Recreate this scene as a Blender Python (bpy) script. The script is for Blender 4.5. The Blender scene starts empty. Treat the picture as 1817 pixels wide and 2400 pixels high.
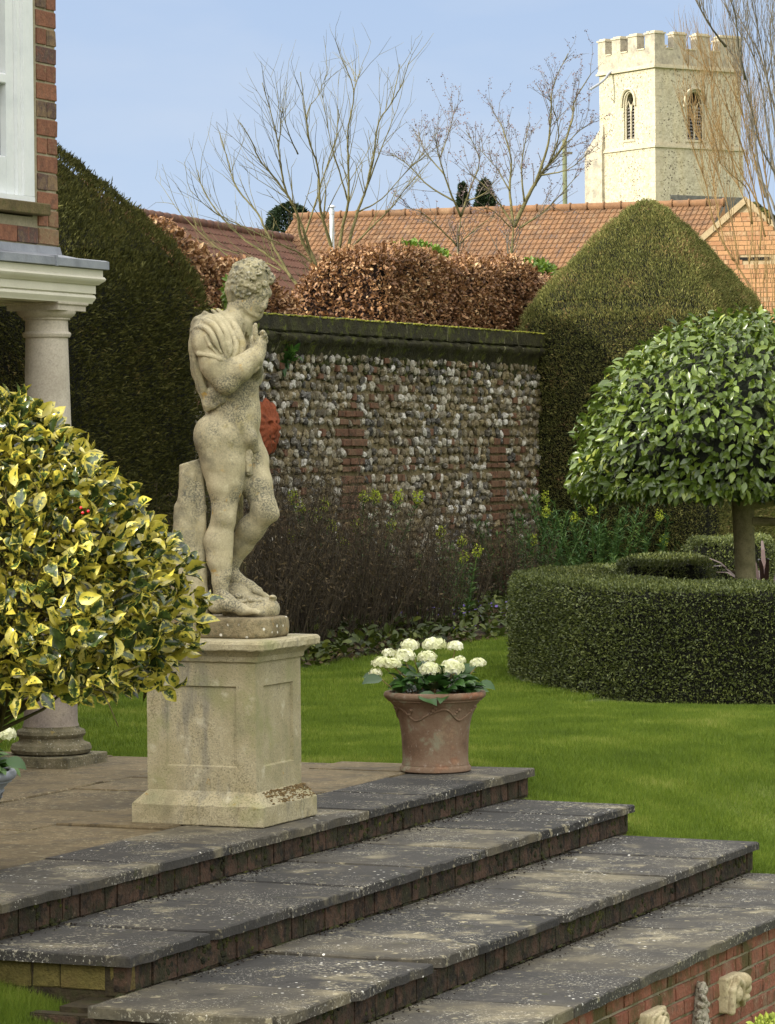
import bpy, math, random
import numpy as np
from mathutils import Vector, Matrix
random.seed(7); RNG = np.random.default_rng(7)
R = math.radians
scene = bpy.context.scene
COL = scene.collection

# ---------------------------------------------------------------- camera, sky, sun
F = 8000.0; PIT = R(1.15); ROLL = R(0.5); EYE = 1.8; AL = R(23.46)
cam_d = bpy.data.cameras.new('camera'); cam = bpy.data.objects.new('camera', cam_d); COL.objects.link(cam)
cam_d.sensor_fit = 'HORIZONTAL'; cam_d.sensor_width = 36; cam_d.lens = 36 * F / 1817
cam_d.clip_start = 0.5; cam_d.clip_end = 6000
cam.matrix_world = Matrix.Translation((0, 0, EYE)) @ Matrix.Rotation(math.pi / 2 - PIT, 4, 'X') @ Matrix.Rotation(-ROLL, 4, 'Z')
scene.camera = cam
SUN_DIR = Vector((0.85, 0.53, -0.425)).normalized()          # the way the light travels
SUN_EL = math.asin(-SUN_DIR.z)
world = bpy.data.worlds.new("World"); scene.world = world; world.use_nodes = True
wt = world.node_tree; sky = wt.nodes.new('ShaderNodeTexSky'); sky.sky_type = 'NISHITA'; sky.sun_disc = False
sky.sun_elevation = SUN_EL; sky.sun_rotation = math.atan2(-SUN_DIR.x, -SUN_DIR.y)
sky.air_density = 1.0; sky.dust_density = 0.15; sky.ozone_density = 3.0; sky.altitude = 0
bg = wt.nodes['Background']; bg.inputs[1].default_value = 0.15
# clear pale-blue band low down (all the picture shows), a bright fill glow added higher up to lift the shade
tcw = wt.nodes.new('ShaderNodeTexCoord'); sxw = wt.nodes.new('ShaderNodeSeparateXYZ'); wt.links.new(tcw.outputs['Generated'], sxw.inputs[0])
rlow = wt.nodes.new('ShaderNodeValToRGB'); rl = rlow.color_ramp.elements; rl[0].position = 0.0; rl[0].color = (2.45, 2.95, 3.60, 1); rl[1].position = .14; rl[1].color = (1.80, 2.38, 3.35, 1)
wt.links.new(sxw.outputs[2], rlow.inputs[0])
sky_fill = wt.nodes.new('ShaderNodeMix'); sky_fill.data_type = 'RGBA'; sky_fill.inputs[0].default_value = .85; sky_fill.inputs[7].default_value = (11.8, 11.5, 10.8, 1); wt.links.new(sky.outputs[0], sky_fill.inputs[6])
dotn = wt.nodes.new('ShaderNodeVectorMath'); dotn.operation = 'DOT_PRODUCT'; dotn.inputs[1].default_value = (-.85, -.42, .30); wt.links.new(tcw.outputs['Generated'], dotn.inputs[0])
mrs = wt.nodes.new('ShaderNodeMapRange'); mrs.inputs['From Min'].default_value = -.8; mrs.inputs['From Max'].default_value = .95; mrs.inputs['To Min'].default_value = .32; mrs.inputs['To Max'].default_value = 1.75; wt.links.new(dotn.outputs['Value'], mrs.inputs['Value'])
vsc = wt.nodes.new('ShaderNodeVectorMath'); vsc.operation = 'SCALE'; wt.links.new(sky_fill.outputs[2], vsc.inputs[0]); wt.links.new(mrs.outputs[0], vsc.inputs['Scale'])
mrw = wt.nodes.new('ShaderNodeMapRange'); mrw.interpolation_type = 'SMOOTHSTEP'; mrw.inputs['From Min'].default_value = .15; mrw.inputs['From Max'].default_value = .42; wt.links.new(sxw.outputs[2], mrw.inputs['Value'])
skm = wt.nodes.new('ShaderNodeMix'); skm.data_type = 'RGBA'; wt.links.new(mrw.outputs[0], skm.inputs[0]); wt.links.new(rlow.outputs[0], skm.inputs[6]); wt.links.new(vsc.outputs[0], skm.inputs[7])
# brighter low sky on the sun's side, behind the camera
mry = wt.nodes.new('ShaderNodeMapRange'); mry.interpolation_type = 'SMOOTHSTEP'; mry.inputs['From Min'].default_value = .25; mry.inputs['From Max'].default_value = -.45; wt.links.new(sxw.outputs[1], mry.inputs['Value'])
skb = wt.nodes.new('ShaderNodeMix'); skb.data_type = 'RGBA'; skb.inputs[7].default_value = (5.6, 5.3, 4.8, 1); wt.links.new(mry.outputs[0], skb.inputs[0]); cno = wt.nodes.new('ShaderNodeTexNoise'); cno.inputs['Scale'].default_value = 9; cno.inputs['Detail'].default_value = 5; cmp_ = wt.nodes.new('ShaderNodeMapping'); cmp_.inputs['Scale'].default_value = (1, 1, 3.2); wt.links.new(tcw.outputs['Generated'], cmp_.inputs['Vector']); wt.links.new(cmp_.outputs[0], cno.inputs['Vector'])
cst = wt.nodes.new('ShaderNodeMapRange'); cst.inputs['From Min'].default_value = .42; cst.inputs['From Max'].default_value = .72; cst.inputs['To Max'].default_value = .32; wt.links.new(cno.outputs[0], cst.inputs['Value'])
cmx = wt.nodes.new('ShaderNodeMix'); cmx.data_type = 'RGBA'; cmx.inputs[7].default_value = (3.0, 3.2, 3.5, 1); wt.links.new(cst.outputs[0], cmx.inputs[0]); wt.links.new(rlow.outputs[0], cmx.inputs[6])
wt.links.new(cmx.outputs[2], skb.inputs[6]); wt.links.new(skb.outputs[2], skm.inputs[6])
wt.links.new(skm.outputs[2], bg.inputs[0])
sun_d = bpy.data.lights.new('sun', 'SUN'); sun_d.energy = 3.9; sun_d.angle = R(0.5); sun_d.color = (1, 0.93, 0.8)
sun = bpy.data.objects.new('sun', sun_d); COL.objects.link(sun)
sun.rotation_euler = SUN_DIR.to_track_quat('-Z', 'Y').to_euler(); sun.location = (-20, -10, 20)
scene.view_settings.view_transform = 'Standard'; scene.view_settings.look = 'None'
scene.view_settings.exposure = 0.75; scene.view_settings.gamma = 1; scene.view_settings.use_curve_mapping = False
scene.cycles.max_bounces = 6; scene.cycles.transparent_max_bounces = 4

# ---------------------------------------------------------------- geometry of the place
U1 = np.array([math.sin(AL), math.cos(AL), 0.0])   # along the step edges, away from the camera
U2 = np.array([math.cos(AL), -math.sin(AL), 0.0])  # down the steps
def ray(px, py):
    v = np.array([(px - 908.5) / F, -(py - 1200) / F, -1.0])
    c, s = math.cos(-ROLL), math.sin(-ROLL); v = np.array([c*v[0] - s*v[1], s*v[0] + c*v[1], v[2]])
    r = math.pi/2 - PIT; c, s = math.cos(r), math.sin(r)
    return np.array([v[0], c*v[1] - s*v[2], s*v[1] + c*v[2]])
E0 = np.array([0, 0, EYE])
def P(px, py, Y): v = ray(px, py); return E0 + v * (Y / v[1])
def G(px, py, z): v = ray(px, py); return E0 + v * ((z - EYE) / v[2])
def PA(px, py, a):
    v = ray(px, py); t = a / float(v @ U2); p = E0 + v * t; return float(p @ U1), float(p[2])
def W(a, b, z): return a * U2 + b * U1 + np.array([0, 0, z])
def Wv(pts): pts = np.asarray(pts, float); return pts[:, 0:1]*U2 + pts[:, 1:2]*U1 + pts[:, 2:3]*np.array([[0, 0, 1.0]])

# ---------------------------------------------------------------- object helpers
ORG = {}
def root(name, loc, label, cat, group=None, kind=None):
    o = bpy.data.objects.new(name, None); COL.objects.link(o); o.empty_display_size = 0.1
    o.location = loc; ORG[o] = np.array(loc, float); o['label'] = label; o['category'] = cat
    if group: o['group'] = group
    if kind: o['kind'] = kind
    return o
def mesh(name, V, Fc, mats, parent=None, smooth=False, midx=None, uv=None, label=None, loc=None):
    """V in world space; Fc list of tuples or (n,k) array."""
    V = np.asarray(V, float).reshape(-1, 3)
    org = ORG[parent] if parent is not None else (np.array(loc, float) if loc is not None else np.zeros(3))
    me = bpy.data.meshes.new(name)
    if isinstance(Fc, np.ndarray):
        nf, k = Fc.shape
        me.vertices.add(len(V)); me.vertices.foreach_set('co', (V - org).ravel())
        me.loops.add(nf*k); me.loops.foreach_set('vertex_index', Fc.ravel().astype(np.int32))
        me.polygons.add(nf); me.polygons.foreach_set('loop_start', np.arange(0, nf*k, k, dtype=np.int32))
        try: me.polygons.foreach_set('loop_total', np.full(nf, k, dtype=np.int32))
        except Exception: pass
        me.update(calc_edges=True)
    else:
        me.from_pydata([tuple(v) for v in (V - org)], [], [tuple(int(i) for i in f) for f in Fc])
    if not isinstance(mats, (list, tuple)): mats = [mats]
    for m in mats: me.materials.append(m)
    if midx is not None: me.polygons.foreach_set('material_index', np.asarray(midx, np.int32))
    if uv is not None:
        l = me.uv_layers.new(name='uv'); l.data.foreach_set('uv', np.asarray(uv, np.float32).ravel())
    if smooth: me.polygons.foreach_set('use_smooth', np.ones(len(me.polygons), bool))
    me.validate(); me.update()
    o = bpy.data.objects.new(name, me); COL.objects.link(o)
    if parent is not None: o.parent = parent
    else: o.location = org
    ORG[o] = org
    if label: o['label'] = label
    return o
def tag(o, label, cat, group=None, kind=None):
    o['label'] = label; o['category'] = cat
    if group: o['group'] = group
    if kind: o['kind'] = kind
    return o
class MB:
    """collects shapes for ONE mesh"""
    def __init__(s): s.V = []; s.F = []; s.n = 0; s.m = []
    def add(s, V, Fc, mi=0):
        V = np.asarray(V, float).reshape(-1, 3)
        s.V.append(V); s.F += [tuple(int(i) + s.n for i in f) for f in Fc]; s.m += [mi]*len(Fc); s.n += len(V)
    def box(s, p0, p1, frame='ab', mi=0, jit=0.0, bev=0.0):
        (x0, y0, z0), (x1, y1, z1) = p0, p1
        if bev > 0:
            pts = []
            for z, e in ((z0, bev), (z0+bev, 0), (z1-bev, 0), (z1, bev)):
                for x, y in ((x0+e, y0), (x0+e, y0),):
                    pass
                pts += [(x0+e, y0+e, z), (x1-e, y0+e, z), (x1-e, y1-e, z), (x0+e, y1-e, z)]
            V = np.array(pts); Fc = [(3, 2, 1, 0), (12, 13, 14, 15)]
            for k in range(3):
                for i in range(4):
                    j = (i+1) % 4; Fc.append((k*4+i, k*4+j, k*4+4+j, k*4+4+i))
        else:
            V = np.array([(x0,y0,z0),(x1,y0,z0),(x1,y1,z0),(x0,y1,z0),(x0,y0,z1),(x1,y0,z1),(x1,y1,z1),(x0,y1,z1)])
            Fc = [(3,2,1,0),(4,5,6,7),(0,1,5,4),(1,2,6,5),(2,3,7,6),(3,0,4,7)]
        if jit: V = V + RNG.uniform(-jit, jit, V.shape)
        s.add(Wv(V) if frame == 'ab' else V, Fc, mi)
    def loft(s, rings, closed=True, cap=True, mi=0):
        n = len(rings[0]); Fc = []
        for k in range(len(rings)-1):
            for i in range(n if closed else n-1):
                j = (i+1) % n; Fc.append((k*n+i, k*n+j, (k+1)*n+j, (k+1)*n+i))
        if cap: Fc.append(tuple(range(n-1, -1, -1))); Fc.append(tuple(range((len(rings)-1)*n, len(rings)*n)))
        s.add(np.concatenate([np.asarray(r, float) for r in rings]), Fc, mi)
    def lathe(s, c, prof, n=32, mi=0, squash=None, ang0=0):
        a = np.linspace(0, 2*math.pi, n, endpoint=False) + ang0
        s.loft([np.stack([c[0] + r*np.cos(a), c[1] + r*np.sin(a), np.full(n, c[2] + z)], 1) for r, z in prof], mi=mi)
    def tube(s, pts, rad, n=5, mi=0, cap=True):
        pts = np.asarray(pts, float); m = len(pts)
        rad = np.broadcast_to(np.asarray(rad, float), (m,))
        T = np.gradient(pts, axis=0); T /= np.linalg.norm(T, axis=1, keepdims=True) + 1e-9
        up = np.array([0, 0, 1.0]) if abs(T[0][2]) < .9 else np.array([1.0, 0, 0])
        a = np.linspace(0, 2*math.pi, n, endpoint=False); rings = []
        for p, t, r in zip(pts, T, rad):
            x = np.cross(up, t); x /= np.linalg.norm(x) + 1e-9; y = np.cross(t, x); up = y if abs(t @ y) < .9 else up
            rings.append(p + r*(np.cos(a)[:, None]*x + np.sin(a)[:, None]*y)); up = np.cross(x, t) * -1
        s.loft(rings, cap=cap, mi=mi)
    def prism(s, poly, d, mi=0):
        poly = np.asarray(poly, float); d = np.asarray(d, float); s.loft([poly, poly + d], mi=mi)
    def build(s, name, mats, parent=None, smooth=False, label=None, loc=None):
        return mesh(name, np.concatenate(s.V), s.F, mats, parent, smooth, s.m if isinstance(mats, (list, tuple)) else None, label=label, loc=loc)
def autosmooth(o, ang=35):
    o.data.polygons.foreach_set('use_smooth', np.ones(len(o.data.polygons), bool))
    try: o.data.set_sharp_from_angle(angle=R(ang))
    except Exception: pass

# ---------------------------------------------------------------- materials
def lin(c):
    """sRGB 0..255 triple to linear"""
    return tuple(((x/255)/12.92 if x/255 <= .04045 else ((x/255+.055)/1.055)**2.4) for x in c) + (1,)
class NT:
    def __init__(s, name):
        s.m = bpy.data.materials.new(name); s.m.use_nodes = True; s.t = s.m.node_tree; s.b = s.t.nodes['Principled BSDF']
        g = s.t.nodes.new('ShaderNodeNewGeometry'); s.g = g; s.pos = g.outputs['Position']; s.isl = g.outputs['Random Per Island']
        s.oi = s.t.nodes.new('ShaderNodeObjectInfo')
    def L(s, a, b): s.t.links.new(a, b)
    def mapv(s, scale=(1,1,1), rot=(0,0,0), src=None):
        n = s.t.nodes.new('ShaderNodeMapping'); n.inputs['Scale'].default_value = scale; n.inputs['Rotation'].default_value = rot
        s.L(src or s.pos, n.inputs['Vector']); return n.outputs[0]
    def noise(s, scale, detail=4, rough=.55, src=None, dist=0):
        n = s.t.nodes.new('ShaderNodeTexNoise'); n.inputs['Scale'].default_value = scale; n.inputs['Detail'].default_value = detail
        n.inputs['Roughness'].default_value = rough; n.inputs['Distortion'].default_value = dist; s.L(src or s.pos, n.inputs['Vector']); return n.outputs[0]
    def vor(s, scale, src=None, feature='F1', rnd=1, out='Distance'):
        n = s.t.nodes.new('ShaderNodeTexVoronoi'); n.feature = feature; n.inputs['Scale'].default_value = scale; n.inputs['Randomness'].default_value = rnd
        s.L(src or s.pos, n.inputs['Vector']); return n.outputs[out]
    def ramp(s, fac, stops, interp='LINEAR'):
        n = s.t.nodes.new('ShaderNodeValToRGB'); n.color_ramp.interpolation = interp; e = n.color_ramp.elements
        while len(e) < len(stops): e.new(0.5)
        for el, (p, c) in zip(e, stops): el.position = p; el.color = c if len(c) == 4 else tuple(c) + (1,)
        s.L(fac, n.inputs[0]); return n.outputs[0]
    def step(s, fac, lo, hi):
        n = s.t.nodes.new('ShaderNodeMapRange'); n.inputs['From Min'].default_value = lo; n.inputs['From Max'].default_value = hi
        s.L(fac, n.inputs['Value']); return n.outputs[0]
    def math(s, op, a, b=None):
        n = s.t.nodes.new('ShaderNodeMath'); n.operation = op
        for i, v in enumerate((a, b)):
            if v is None: continue
            if isinstance(v, (int, float)): n.inputs[i].default_value = v
            else: s.L(v, n.inputs[i])
        return n.outputs[0]
    def mix(s, fac, a, b, mode='MIX'):
        n = s.t.nodes.new('ShaderNodeMix'); n.data_type = 'RGBA'; n.blend_type = mode
        for k, v in ((0, fac), (6, a), (7, b)):
            if isinstance(v, (int, float)): n.inputs[k].default_value = v
            elif isinstance(v, tuple): n.inputs[k].default_value = v
            else: s.L(v, n.inputs[k])
        return n.outputs[2]
    def sep(s, src, i):
        n = s.t.nodes.new('ShaderNodeSeparateXYZ'); s.L(src, n.inputs[0]); return n.outputs[i]
    def done(s, col, rough=.85, bump=None, bs=.5, bd=.01, spec=.3):
        if isinstance(col, tuple): s.b.inputs['Base Color'].default_value = col
        else: s.L(col, s.b.inputs['Base Color'])
        if isinstance(rough, (int, float)): s.b.inputs['Roughness'].default_value = rough
        else: s.L(rough, s.b.inputs['Roughness'])
        s.b.inputs['Specular IOR Level'].default_value = spec
        if bump is not None:
            n = s.t.nodes.new('ShaderNodeBump'); n.inputs['Strength'].default_value = bs; n.inputs['Distance'].default_value = bd
            s.L(bump, n.inputs['Height']); s.L(n.outputs[0], s.b.inputs['Normal'])
        return s.m
def stone(name, cols, sc=6, over=(), rough=.9, bs=.5, bd=.006, bsc=90, isl=0, obj=0, fine=.12):
    """cols: stops colour list for the big blotches; over: (colour, kind, scale, lo, hi, amount[, mask scale, mask lo, mask hi])"""
    n = NT(name); k = len(cols)
    f = n.noise(sc, 6, .6)
    f = n.step(f, .32, .68)
    if isl: f = n.math('ADD', n.math('MULTIPLY', f, 1-isl), n.math('MULTIPLY', n.isl, isl))
    if obj: f = n.math('ADD', n.math('MULTIPLY', f, 1-obj), n.math('MULTIPLY', n.oi.outputs['Random'], obj))
    c = n.ramp(f, [(i/(k-1), lin(x)) for i, x in enumerate(cols)])
    g = n.noise(bsc, 3, .7)
    if fine: c = n.mix(1.0, c, n.ramp(g, [(.3, (1-fine*2,)*3), (.7, (1+fine*.6,)*3)]), 'MULTIPLY')
    for o in over:
        col, kind, s_, lo, hi, amt = o[:6]
        t = n.noise(s_, 5, .65) if kind == 'n' else n.vor(s_) if kind == 'v' else n.noise(s_, 4, .6, src=n.mapv((1, 1, .18)))
        m = n.step(t, lo, hi)
        if len(o) > 6: m = n.math('MULTIPLY', m, n.step(n.noise(o[6], 3), o[7], o[8]))
        c = n.mix(n.math('MULTIPLY', m, amt), c, lin(col))
    return n.done(c, rough, n.math('ADD', g, n.math('MULTIPLY', n.noise(bsc*.25, 4), 1.5)), bs, bd)
def leafmat(name, stops, rough=.45, trans=.25, spec=.5, nsc=1.2, namt=.35, sat=None):
    n = NT(name); f = n.math('ADD', n.math('MULTIPLY', n.isl, 1-namt), n.math('MULTIPLY', n.step(n.noise(nsc, 3), .3, .7), namt))
    c = n.ramp(f, [(p, lin(x)) for p, x in stops]); m = n.done(c, rough, spec=spec)
    if trans:
        tr = n.t.nodes.new('ShaderNodeBsdfTranslucent'); n.L(c, tr.inputs[0]); ms = n.t.nodes.new('ShaderNodeMixShader')
        ms.inputs[0].default_value = trans; out = n.t.nodes['Material Output']
        n.L(n.b.outputs[0], ms.inputs[1]); n.L(tr.outputs[0], ms.inputs[2]); n.L(ms.outputs[0], out.inputs[0])
    return m
MT = {}
MT['statue'] = stone('weathered_statue_stone', [(118,113,94),(158,149,120),(178,168,138),(164,153,120)], 5,
    [((92,92,84),'n',90,.50,.68,.7, 4,.46,.60), ((168,150,88),'n',14,.58,.72,.35), ((206,198,168),'n',20,.6,.72,.4), ((72,74,70),'n',120,.43,.58,.78, 4.1,.49,.61), ((84,82,68),'n',60,.52,.66,.45, 7,.50,.62), ((176,140,64),'n',26,.60,.68,.75, 6,.54,.62), ((100,98,72),'n',7,.6,.7,.35)], bs=.30, bd=.003, bsc=130)
MT['hair'] = stone('weathered_hair_stone', [(110,106,86),(150,142,114),(172,163,130)], 12,
    [((88,90,86),'n',60,.5,.62,.8, 8,.42,.55), ((205,202,190),'n',70,.6,.68,.7)], bs=.45, bd=.003, bsc=160)
MT['plinth'] = stone('lichen_plinth_stone', [(104,94,70),(134,122,94),(154,142,110)], 9,
    [((90,86,66),'n',40,.52,.62,.7), ((226,224,214),'v',24,.20,.12,.95, 5,.44,.52), ((170,130,60),'n',11,.62,.7,.5)], bs=.8, bd=.005, bsc=120)
MT['pedestal'] = stone('cast_pedestal_stone', [(138,134,104),(158,149,118),(172,163,134),(162,152,120)], 3.2,
    [((96,90,68),'n',100,.50,.62,.6, 3.2,.48,.60), ((104,104,98),'s',14,.48,.62,.6, 1.6,.46,.60), ((168,120,40),'n',16,.64,.70,.7,2.5,.55,.62), ((62,60,48),'n',170,.60,.64,.8), ((128,132,84),'n',4,.52,.66,.45), ((196,190,168),'n',9,.6,.72,.55), ((112,104,84),'s',7,.58,.7,.35)], bs=.45, bd=.004, bsc=110)
MT['pedestal_brown'] = stone('brown_moss_crust', [(84,70,44),(120,98,60),(146,128,92)], 30, [((70,50,28),'n',60,.5,.6,.8)], bs=.9, bd=.01, bsc=80)
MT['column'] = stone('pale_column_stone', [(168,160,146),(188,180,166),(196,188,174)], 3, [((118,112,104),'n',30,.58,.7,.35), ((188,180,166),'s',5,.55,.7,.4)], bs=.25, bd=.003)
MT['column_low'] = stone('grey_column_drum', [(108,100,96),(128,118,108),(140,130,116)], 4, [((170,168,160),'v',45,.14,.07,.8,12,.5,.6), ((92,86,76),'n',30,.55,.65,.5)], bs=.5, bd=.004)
MT['column_base'] = stone('lichen_column_base', [(78,74,58),(104,98,76),(118,110,88)], 12, [((178,174,160),'n',70,.6,.66,.7), ((140,120,50),'n',15,.64,.7,.6)], bs=.9, bd=.006, bsc=90)
SL = [((138,130,106),'n',3.4,.54,.68,.60, 1.7,.46,.58), ((168,162,142),'n',48,.56,.62,.75, 2.6,.50,.62), ((196,192,178),'n',85,.60,.64,.85, 4,.48,.56), ((214,212,204),'v',19,.15,.09,.95, 1.6,.54,.60), ((150,142,116),'n',15,.62,.67,.7), ((62,64,34),'n',9,.62,.72,.6), ((40,38,36),'n',5,.58,.70,.55)]
MT['slab'] = stone('dark_paving_stone', [(40,39,38),(50,49,47),(60,58,55),(76,72,63),(120,112,90)], 2.2, SL, obj=.60, bs=.6, bd=.005, bsc=60)
MT['slab_edge'] = stone('slab_edge_stone', [(54,52,48),(82,78,68),(116,110,92),(134,128,108)], 5, [((172,168,150),'n',40,.58,.64,.6),((62,66,34),'n',10,.6,.7,.5)], obj=.55, bs=.9, bd=.008, bsc=60)
MT['slab_tan'] = stone('tan_terrace_paving', [(66,59,46),(88,78,58),(108,95,70),(80,72,54)], 2.6, [((140,132,106),'n',20,.57,.66,.6), ((54,50,40),'n',11,.58,.66,.6)]+ [((158,148,120),'n',60,.57,.63,.7,2.4,.46,.58), ((70,64,54),'n',4,.54,.66,.6), ((66,60,44),'n',12,.6,.7,.5)], obj=.4, bs=.5, bd=.005, bsc=60)
MT['riser'] = stone('old_riser_brick', [(46,38,30),(66,52,40),(84,64,50),(56,48,36)], 14, [((44,44,26),'n',9,.46,.58,.9), ((30,26,20),'n',16,.52,.62,.85), ((140,128,104),'n',40,.64,.7,.4)], isl=.5, bs=.9, bd=.01, bsc=50)
MT['riser_yellow'] = stone('algae_yellow_brick', [(84,78,38),(104,94,50),(94,78,46)], 10, [((60,56,28),'n',14,.55,.65,.8)], isl=.4, bs=.9, bd=.01, bsc=50)
MT['mortar_dark'] = stone('mossy_mortar', [(44,38,26),(62,54,36),(54,56,28)], 14, bs=.8, bd=.01, bsc=40)
MT['brick_red'] = stone('red_garden_brick', [(112,86,70),(138,90,72),(128,78,62),(130,112,92)], 14, [((66,68,34),'n',3.2,.48,.60,.85), ((168,158,136),'n',30,.62,.7,.5), ((80,66,52),'n',12,.58,.66,.6)], isl=.55, bs=.8, bd=.008, bsc=60)
MT['mortar_wall'] = stone('grey_mortar', [(120,112,92),(146,138,116),(100,100,64)], 8, bs=.8, bd=.008, bsc=50)
MT['brick_house'] = stone('house_brick', [(92,70,58),(140,96,74),(116,78,62),(134,112,84),(86,70,66),(126,84,66)], 20, [((80,66,56),'n',14,.56,.68,.5), ((170,150,120),'n',30,.64,.72,.35)], isl=.75, bs=.7, bd=.006, bsc=70)
MT['mortar_house'] = stone('house_mortar', [(140,132,110),(156,148,126)], 12, bs=.5, bd=.005, bsc=60)
MT['brick_far'] = stone('orange_gable_brick', [(158,118,84),(170,130,94),(150,108,78),(172,148,116)], 20, isl=.7, bs=.3)
MT['mortar_far'] = stone('pale_gable_mortar', [(150,132,104),(168,150,120)], 12, bs=.2)
MT['white'] = stone('white_paint', [(200,205,208),(214,218,220),(220,223,224)], 3, [((186,182,160),'s',6,.6,.75,.3)], rough=.5, bs=.15, bd=.002, fine=.02)
MT['cream'] = stone('cream_cornice_paint', [(198,194,178),(210,206,190)], 3, [((170,164,138),'n',14,.64,.74,.3)], rough=.55, bs=.15, bd=.002, fine=.03)
MT['lead'] = stone('lead_sheet', [(110,114,122),(132,136,144),(142,146,152)], 5, [((96,92,90),'s',8,.6,.7,.3)], rough=.55, bs=.3, bd=.003, fine=.05)
MT['sill'] = stone('mossy_sill_stone', [(84,74,48),(112,98,66)], 9, [((70,72,34),'n',20,.52,.64,.6)])
MT['terracotta'] = stone('aged_terracotta', [(88,70,56),(110,88,70),(122,102,84),(106,82,64)], 5, [((132,138,116),'n',10,.56,.66,.6), ((150,90,64),'n',5,.6,.7,.6), ((158,146,134),'n',32,.6,.68,.45)], bs=.45, bd=.004, bsc=90, fine=.06)
MT['terracotta_mask'] = stone('orange_terracotta', [(108,54,32),(134,70,42),(90,46,30)], 12, bs=.6, bd=.006)
MT['moss'] = stone('dark_moss', [(30,32,14),(48,50,18),(66,66,24)], 6, [((92,96,26),'n',12,.56,.68,.7), ((26,24,18),'n',7,.54,.64,.8)], bs=1, bd=.02, bsc=40)
MT['moss_bright'] = stone('yellow_moss', [(84,90,24),(132,130,38),(70,76,24)], 20, bs=1, bd=.01, bsc=60)
MT['coping'] = stone('dark_mossy_coping', [(34,32,20),(46,44,24),(58,60,24)], 5, [((84,90,24),'n',9,.55,.66,.75), ((150,146,116),'s',9,.66,.7,.6)], bs=1, bd=.015, bsc=40)
MT['flint'] = None
def _flint():
    n = NT('knapped_flint'); f = n.isl
    c = n.ramp(f, [(0, lin((74,72,68))), (.16, lin((136,130,114))), (.32, lin((176,172,158))), (.46, lin((104,96,76))), (.58, lin((136,124,94))), (.70, lin((116,106,80))), (.80, lin((196,194,186))), (.9, lin((102,100,96))), (1, lin((140,104,80)))], 'CONSTANT')
    d = n.step(n.noise(26, 4, .7), .4, .62); c = n.mix(d, c, n.mix(1.0, c, (.38,.36,.32,1), 'MULTIPLY'))
    s = n.step(n.noise(38, 3, .6), .6, .68); c = n.mix(n.math('MULTIPLY', s, .7), c, lin((196,194,188)))
    # damp and moss below the coping
    return n.done(n.mix(n.math('MULTIPLY', n.step(n.noise(1.7, 4), .42, .66), .55), c, lin((104,92,64))), .7, n.noise(60, 4), .8, .012, .3)
MT['flint'] = _flint()
MT['flint_bed'] = stone('flint_mortar', [(88,78,56),(122,110,80),(100,92,64)], 6, [((56,44,30),'n',10,.54,.64,.7)], bs=1, bd=.02, bsc=40)
MT['flint_brick'] = stone('wall_brick', [(82,58,44),(106,76,58),(100,82,62)], 12, [((60,52,38),'n',14,.52,.62,.7)], isl=.6, bs=.8, bd=.01, bsc=50)
MT['tower'] = stone('tower_flint_rubble', [(164,157,136),(182,175,153),(172,164,142)], 1.2, [((66,58,46),'v',6.5,.34,.22,.85,1.2,.40,.52), ((128,120,100),'n',5,.52,.64,.55), ((110,102,84),'v',11,.34,.16,.6), ((150,138,108),'n',1.6,.6,.75,.35), ((186,170,128),'s',1.1,.5,.7,.4)], bs=.6, bd=.05, bsc=6)
MT['tower_trim'] = stone('tower_dressed_stone', [(168,159,136),(186,177,154)], 1.5, [((150,136,104),'n',4,.58,.7,.4)], bs=.3, bd=.02, bsc=8)
MT['tower_grey'] = stone('tower_parapet_stone', [(134,128,116),(160,152,134),(176,168,148)], 2, [((96,92,86),'v',2.6,.28,.16,.6,1.3,.45,.6)], bs=.5, bd=.03, bsc=7)
MT['tower_dark'] = stone('dark_flint_band', [(86,86,84),(112,110,104)], 6, [((150,148,138),'v',6,.2,.1,.6)], bs=.6, bd=.03, bsc=8)
MT['louvre'] = stone('grey_louvre', [(104,100,98),(124,120,116)], 6, bs=.2)
MT['black'] = stone('shade_black', [(18,17,16),(24,22,20)], 6, bs=.1)  # near-black colour standing in for unlit depth
MT['tile'] = stone('orange_pantile', [(86,66,48),(124,92,64),(108,80,56),(140,114,86)], 2.2, [((88,68,52),'n',3,.5,.64,.75), ((120,112,84),'n',14,.62,.7,.5)], isl=.5, bs=.4, bd=.02, bsc=12)
MT['tile_dark'] = stone('brown_roof_tile', [(78,54,46),(100,70,58),(88,66,52)], 2, [((64,62,40),'n',5,.55,.66,.6)], isl=.5, bs=.5, bd=.02, bsc=12)
MT['soil'] = stone('dark_soil', [(30,24,16),(46,36,24),(38,32,20)], 8, bs=1, bd=.03, bsc=30)
MT['grass_base'] = stone('lawn_turf', [(60,74,22),(80,94,30),(98,108,40),(68,82,26)], 1.0, [((92,110,26),'n',7,.58,.7,.4)], bs=.8, bd=.02, bsc=40)
MT['grass'] = leafmat('grass_blade', [(0,(70,88,26)),(.4,(92,114,32)),(.75,(118,136,46)),(1,(166,164,92))], .55, .2, .25, nsc=1.6, namt=.5)
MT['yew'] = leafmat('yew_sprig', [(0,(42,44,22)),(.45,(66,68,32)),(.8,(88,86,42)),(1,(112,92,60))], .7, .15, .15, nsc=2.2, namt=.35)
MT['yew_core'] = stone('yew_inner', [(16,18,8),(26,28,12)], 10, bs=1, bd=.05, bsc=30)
MT['yew_lit'] = leafmat('yew_lit_sprig', [(0,(70,74,40)),(.4,(102,106,58)),(.75,(132,128,74)),(1,(146,110,84))], .7, .15, .15, nsc=2.2, namt=.3)  # brighter copy of the yew leaf, with the sunlight put into its colour
MT['box'] = leafmat('box_leaf', [(0,(50,58,28)),(.5,(78,88,40)),(.85,(108,116,56)),(1,(142,142,86))], .5, .15, .4, nsc=1.5, namt=.25)
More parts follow.
